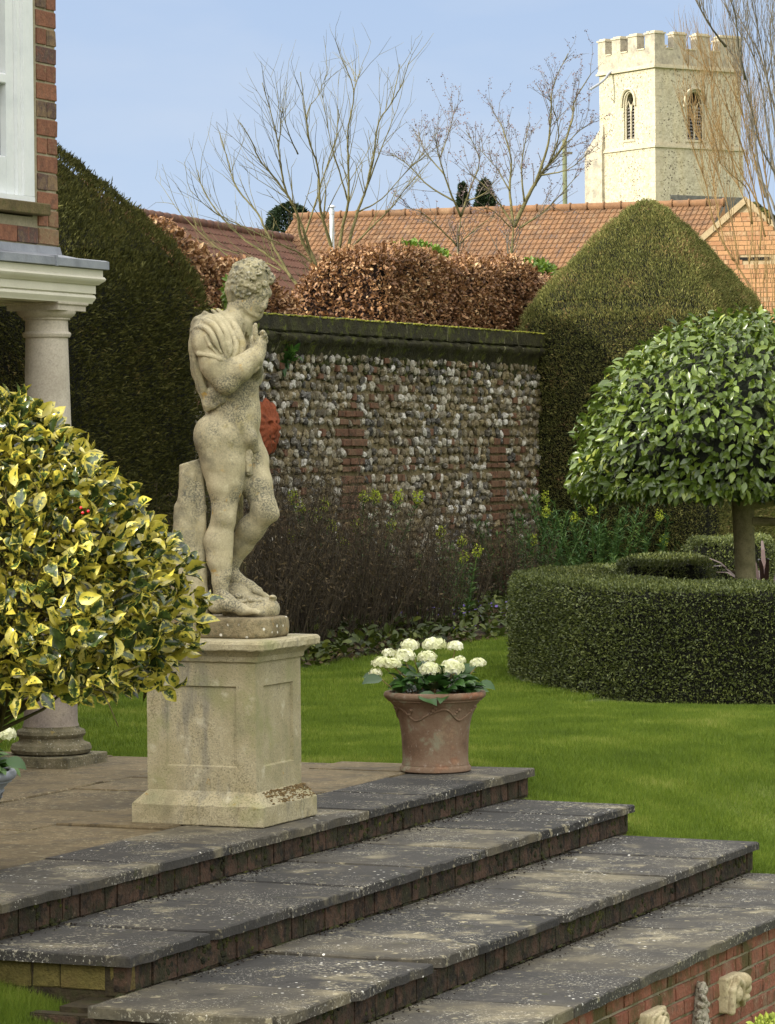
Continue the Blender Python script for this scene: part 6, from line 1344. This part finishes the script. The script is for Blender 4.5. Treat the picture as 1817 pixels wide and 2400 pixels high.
# ================================================================ CHURCH TOWER
TY = 180.0; tc = P(1538, 500, TY); TT = P(1538, 70, TY)[2]
TA_ = R(33); TBa = R(57); dl = np.array([-math.sin(TA_), math.cos(TA_), 0]); dr = np.array([math.sin(TBa), math.cos(TBa), 0]); nl = -dr; nr_ = -dl
def zt_(py): return float(P(1538, py, TY)[2])
LW, RW = 4.9, 5.75
def TP(l, r, z): return np.array([tc[0], tc[1], 0]) + dl*l + dr*r + np.array([0, 0, z])
tow = root('church_tower', (tc[0], tc[1], 0), 'square flint church tower with battlements and pointed louvred belfry windows', 'church tower')
def tbox(mb, l0, l1, r0, r1, z0, z1, mi=0): mb.add([TP(l0,r0,z0), TP(l0,r1,z0), TP(l1,r1,z0), TP(l1,r0,z0), TP(l0,r0,z1), TP(l0,r1,z1), TP(l1,r1,z1), TP(l1,r0,z1)], [(3,2,1,0),(4,5,6,7),(0,1,5,4),(1,2,6,5),(2,3,7,6),(3,0,4,7)], mi)
ZS, ZM, ZE, ZD = zt_(153), zt_(340), zt_(112), zt_(455)          # upper string, lower string, embrasure, dark band
# walls with window openings cut as recesses (built as panels round the hole)
def wall_with_window(mb, face, L, c, hw, zb_, zsp, za, z0, z1, th=.5):
    """face 'l' or 'r': wall strip with a pointed opening"""
    def pt(u, z, o): return TP(u, o, z) if face == 'l' else TP(o, u, z)
    arch = [(c-hw, zb_)] + [(c-hw+hw*(1-math.cos(t)), zsp+(za-zsp)*math.sin(t)) for t in np.linspace(0, math.pi/2, 7)]
    arch = [(c-hw, zb_)] + [(c - hw*math.cos(t)**1.0 if False else c-hw*(1-(i/6)**1.8), zsp+(za-zsp)*math.sin(i/6*math.pi/2)**.9) for i, t in enumerate(np.linspace(0, 1, 7))]
    rt_ = [(2*c-x, z) for x, z in arch[::-1]]; hole = arch + rt_[1:]
    O = []; n = len(hole)
    def add(poly): mb.add([pt(u, z, 0) for u, z in poly], [tuple(range(len(poly)))])
    add([(0, z0), (c-hw, z0), (c-hw, zb_), (0, zb_)]); add([(c-hw, z0), (c+hw, z0), (c+hw, zb_), (c-hw, zb_)]); add([(c+hw, z0), (L, z0), (L, zb_), (c+hw, zb_)])
    for i in range(len(arch)-1):
        (x0, y0), (x1, y1) = arch[i], arch[i+1]; add([(0, y0), (x0, y0), (x1, y1), (0, y1)]); add([(L, y0), (2*c-x0, y0), (2*c-x1, y1), (L, y1)])
    add([(0, za), (L, za), (L, z1), (0, z1)])
    for i in range(n-1): (x0, y0), (x1, y1) = hole[i], hole[i+1]; mb.add([pt(x0, y0, 0), pt(x1, y1, 0), pt(x1, y1, th), pt(x0, y0, th)], [(0,1,2,3)])
    mb.add([pt(c-hw, zb_, 0), pt(c+hw, zb_, 0), pt(c+hw, zb_, th), pt(c-hw, zb_, th)], [(0,1,2,3)])
    return hole, pt
mb = MB()
wl = dict(c=2.28, hw=.46, zb_=zt_(318), zsp=zt_(240), za=zt_(206)); wr = dict(c=2.70, hw=.62, zb_=zt_(322), zsp=zt_(246), za=zt_(208))
hl, ptl = wall_with_window(mb, 'l', LW, z0=ZM, z1=ZS, **wl); hr_, ptr = wall_with_window(mb, 'r', RW, z0=ZM, z1=ZS, **wr)
tbox(mb, -.08, LW+.35, -.08, RW+.1, -1, ZM-.05)
mb.add([TP(LW,0,ZM),TP(LW,0,ZS),TP(LW,RW,ZS),TP(LW,RW,ZM)], [(0,1,2,3)]); mb.add([TP(0,RW,ZM),TP(0,RW,ZS),TP(LW,RW,ZS),TP(LW,RW,ZM)], [(0,1,2,3)])
mb.build('walls', MT['tower'], tow)
mb = MB(); tbox(mb, -.086, .4, .9, RW+.106, -1, ZD); mb.build('dark_flint_panel', MT['tower_dark'], tow)
mb = MB()
for z, e in ((ZM, .16), (ZS, .14)):
    mb = MB(); tbox(mb, -e, LW+e, -e, RW+e, z-.10, z+.0); tbox(mb, -e+.06, LW+e-.06, -e+.06, RW+e-.06, z+.0005, z+.10)
    mb.build('string_course', MT['tower_trim'], tow)
# battlements
mb = MB(); mc = MB(); e = .05; PZ = ZE
tbox(mb, -e, .45, -e, RW+e, ZS+.101, PZ); tbox(mb, .4505, LW-.4505, -e, .45, ZS+.101, PZ); tbox(mb, LW-.45, LW+e, -e, RW+e, ZS+.101, PZ); tbox(mb, .4505, LW-.4505, RW-.45, RW+e, ZS+.101, PZ)
tbox(mb, .45, LW-.45, .45, RW-.45, ZS+.05, ZS+.2)
MZ = TT-.16
def merlon(l0, l1, r0, r1):
    m_ = MB(); tbox(m_, l0, l1, r0, r1, PZ+.001, MZ); q_ = m_.build('merlon', MT['tower_grey'], tow); k_ = MB(); _cap(k_, l0, l1, r0, r1); k_.build('cap', MT['tower_trim'], q_)
def _cap(mc, l0, l1, r0, r1): tbox(mc, l0-.05, l1+.05, r0-.05, r1+.05, MZ+.001, MZ+.08); tbox(mc, l0+.05, l1-.05, r0+.05, r1-.05, MZ+.0805, MZ+.16)
merlon(-e, .45, -e, .62)
merlon(.4505, .78, -e, .38)
for l0, l1 in ((1.50, 2.28), (2.95, 3.70), (4.3, LW+e)): merlon(l0, l1, -e, .45)
for r0, r1 in ((1.22, 2.05), (2.75, 3.65), (4.35, RW+e)): merlon(-e, .45, r0, r1)
for l0, l1 in ((.9, 1.8), (2.6, 3.5)): merlon(l0, l1, RW-.45, RW+e)
for r0, r1 in ((1.3, 2.3), (3.2, 4.2)): merlon(LW-.45, LW+e, r0, r1)
for (l0, l1) in ((.84, 1.43), (2.34, 2.9), (3.76, 4.24)): tbox(mc, l0, l1, -e-.04, .49, PZ+.001, PZ+.07)
for (r0, r1) in ((.68, 1.16), (2.11, 2.69), (3.71, 4.29)): tbox(mc, -e-.04, .49, r0, r1, PZ+.001, PZ+.07)
mb.build('parapet', MT['tower_grey'], tow); mc.build('coping', MT['tower_trim'], tow)
# quoins: alternate long and short dressed stones on the near corner
z = 6.0; k = 0
while z < ZS-.3:
    h = random.uniform(.28, .36); a, b = (.42, .24) if k % 2 else (.24, .42); o_ = -.012 if z > ZM else -.092
    if not (z < ZM < z+h+.1): mb = MB(); tbox(mb, o_, a, o_, b, z+.008, z+h); mb.build('quoin', MT['tower_trim'], tow)
    z += h; k += 1
# stair buttress on the far left side, with a sloping top
mb = MB(); zb = zt_(306); zc = ZM-.05
mb.add([TP(LW-.5,-.25,-1),TP(LW-.5,1.4,-1),TP(LW+1.05,1.4,-1),TP(LW+1.05,-.25,-1),TP(LW-.5,-.25,zc+.1),TP(LW-.5,1.4,zc+.1),TP(LW+1.05,1.4,zc+.1),TP(LW+1.05,-.25,zc+.1),TP(LW-.4,-.05,zb+.7),TP(LW-.4,1.3,zb+.7)], [(0,1,5,4),(1,2,6,5),(2,3,7,6),(3,0,4,7),(4,8,7),(5,6,9),(4,5,9,8),(7,8,9,6)])
mb.build('stair_turret', MT['tower_grey'], tow)
# belfry windows: hood, mullions, louvres
def window_detail(hole, pt, c, hw, zb_, zsp, za):
    fr = MB(); n = len(hole)
    w = fr
    hood = [pt(x+(x-c)*.30, z+(.16 if z > zsp else 0), -.07) for x, z in hole if z >= zsp-.01]; w.tube(hood, .075, n=5)
    w.tube([pt(x-(x-c)*.12, z, .10) for x, z in hole], .05, n=5)
    w.tube([pt(c, zb_, .14), pt(c, zsp+.1, .14)], .055, n=6)
    for s in (-1, 1):
        m = c+s*hw*.5; w.tube([pt(m-hw*.42, zsp-.25, .14), pt(m-hw*.3, zsp+.05, .14), pt(m, zsp+.30, .14), pt(m+hw*.3, zsp+.05, .14), pt(m+hw*.42, zsp-.25, .14)], .035, n=5)
    a_, b_ = (c-hw*1.15, c+hw*1.15)
    P8 = [pt(a_, zb_-.14, -.05), pt(b_, zb_-.14, -.05), pt(b_, zb_-.14, .2), pt(a_, zb_-.14, .2), pt(a_, zb_-.02, -.05), pt(b_, zb_-.02, -.05), pt(b_, zb_-.001, .2), pt(a_, zb_-.001, .2)]; w.add(P8, [(3,2,1,0),(4,5,6,7),(0,1,5,4),(1,2,6,5),(2,3,7,6),(3,0,4,7)])
    fo = fr.build('belfry_window', MT['tower_trim'], tow, smooth=False)
    lo = MB(); z = zb_+.08
    while z < zsp+.05:
        for s in (-1, 1):
            m = c+s*hw*.48; h2 = hw*.36; lo.add([pt(m-h2, z, .16), pt(m+h2, z, .16), pt(m+h2, z+.11, .32), pt(m-h2, z+.11, .32), pt(m-h2, z-.03, .17), pt(m+h2, z-.03, .17), pt(m+h2, z+.08, .33), pt(m-h2, z+.08, .33)], [(0,1,2,3),(7,6,5,4),(0,1,5,4),(1,2,6,5),(2,3,7,6),(3,0,4,7)])
        z += .175
    lo.build('louvres', MT['louvre'], fo)
    bk = MB(); bk.add([pt(c-hw, zb_, .45), pt(c+hw, zb_, .45), pt(c+hw, zsp, .45), pt(c, za, .45), pt(c-hw, zsp, .45)], [(0,1,2,3,4)]); bk.build('opening', MT['black'], fo)  # black sheet behind the louvres stands in for the shaded inside
window_detail(hl, ptl, **wl); window_detail(hr_, ptr, **wr)
# curved spout under the parapet
mb = MB(); s0 = P(1440, 165, TY-1); zz = [(1440,165),(1428,172),(1418,185),(1405,196),(1384,209)]
w_ = [P(x, y, TY+3.2-.25*i) for i, (x, y) in enumerate(zz)]; mb.tube(spl(w_, 4), .07, n=8); mb.build('spout', MT['lead'], tow, smooth=True)
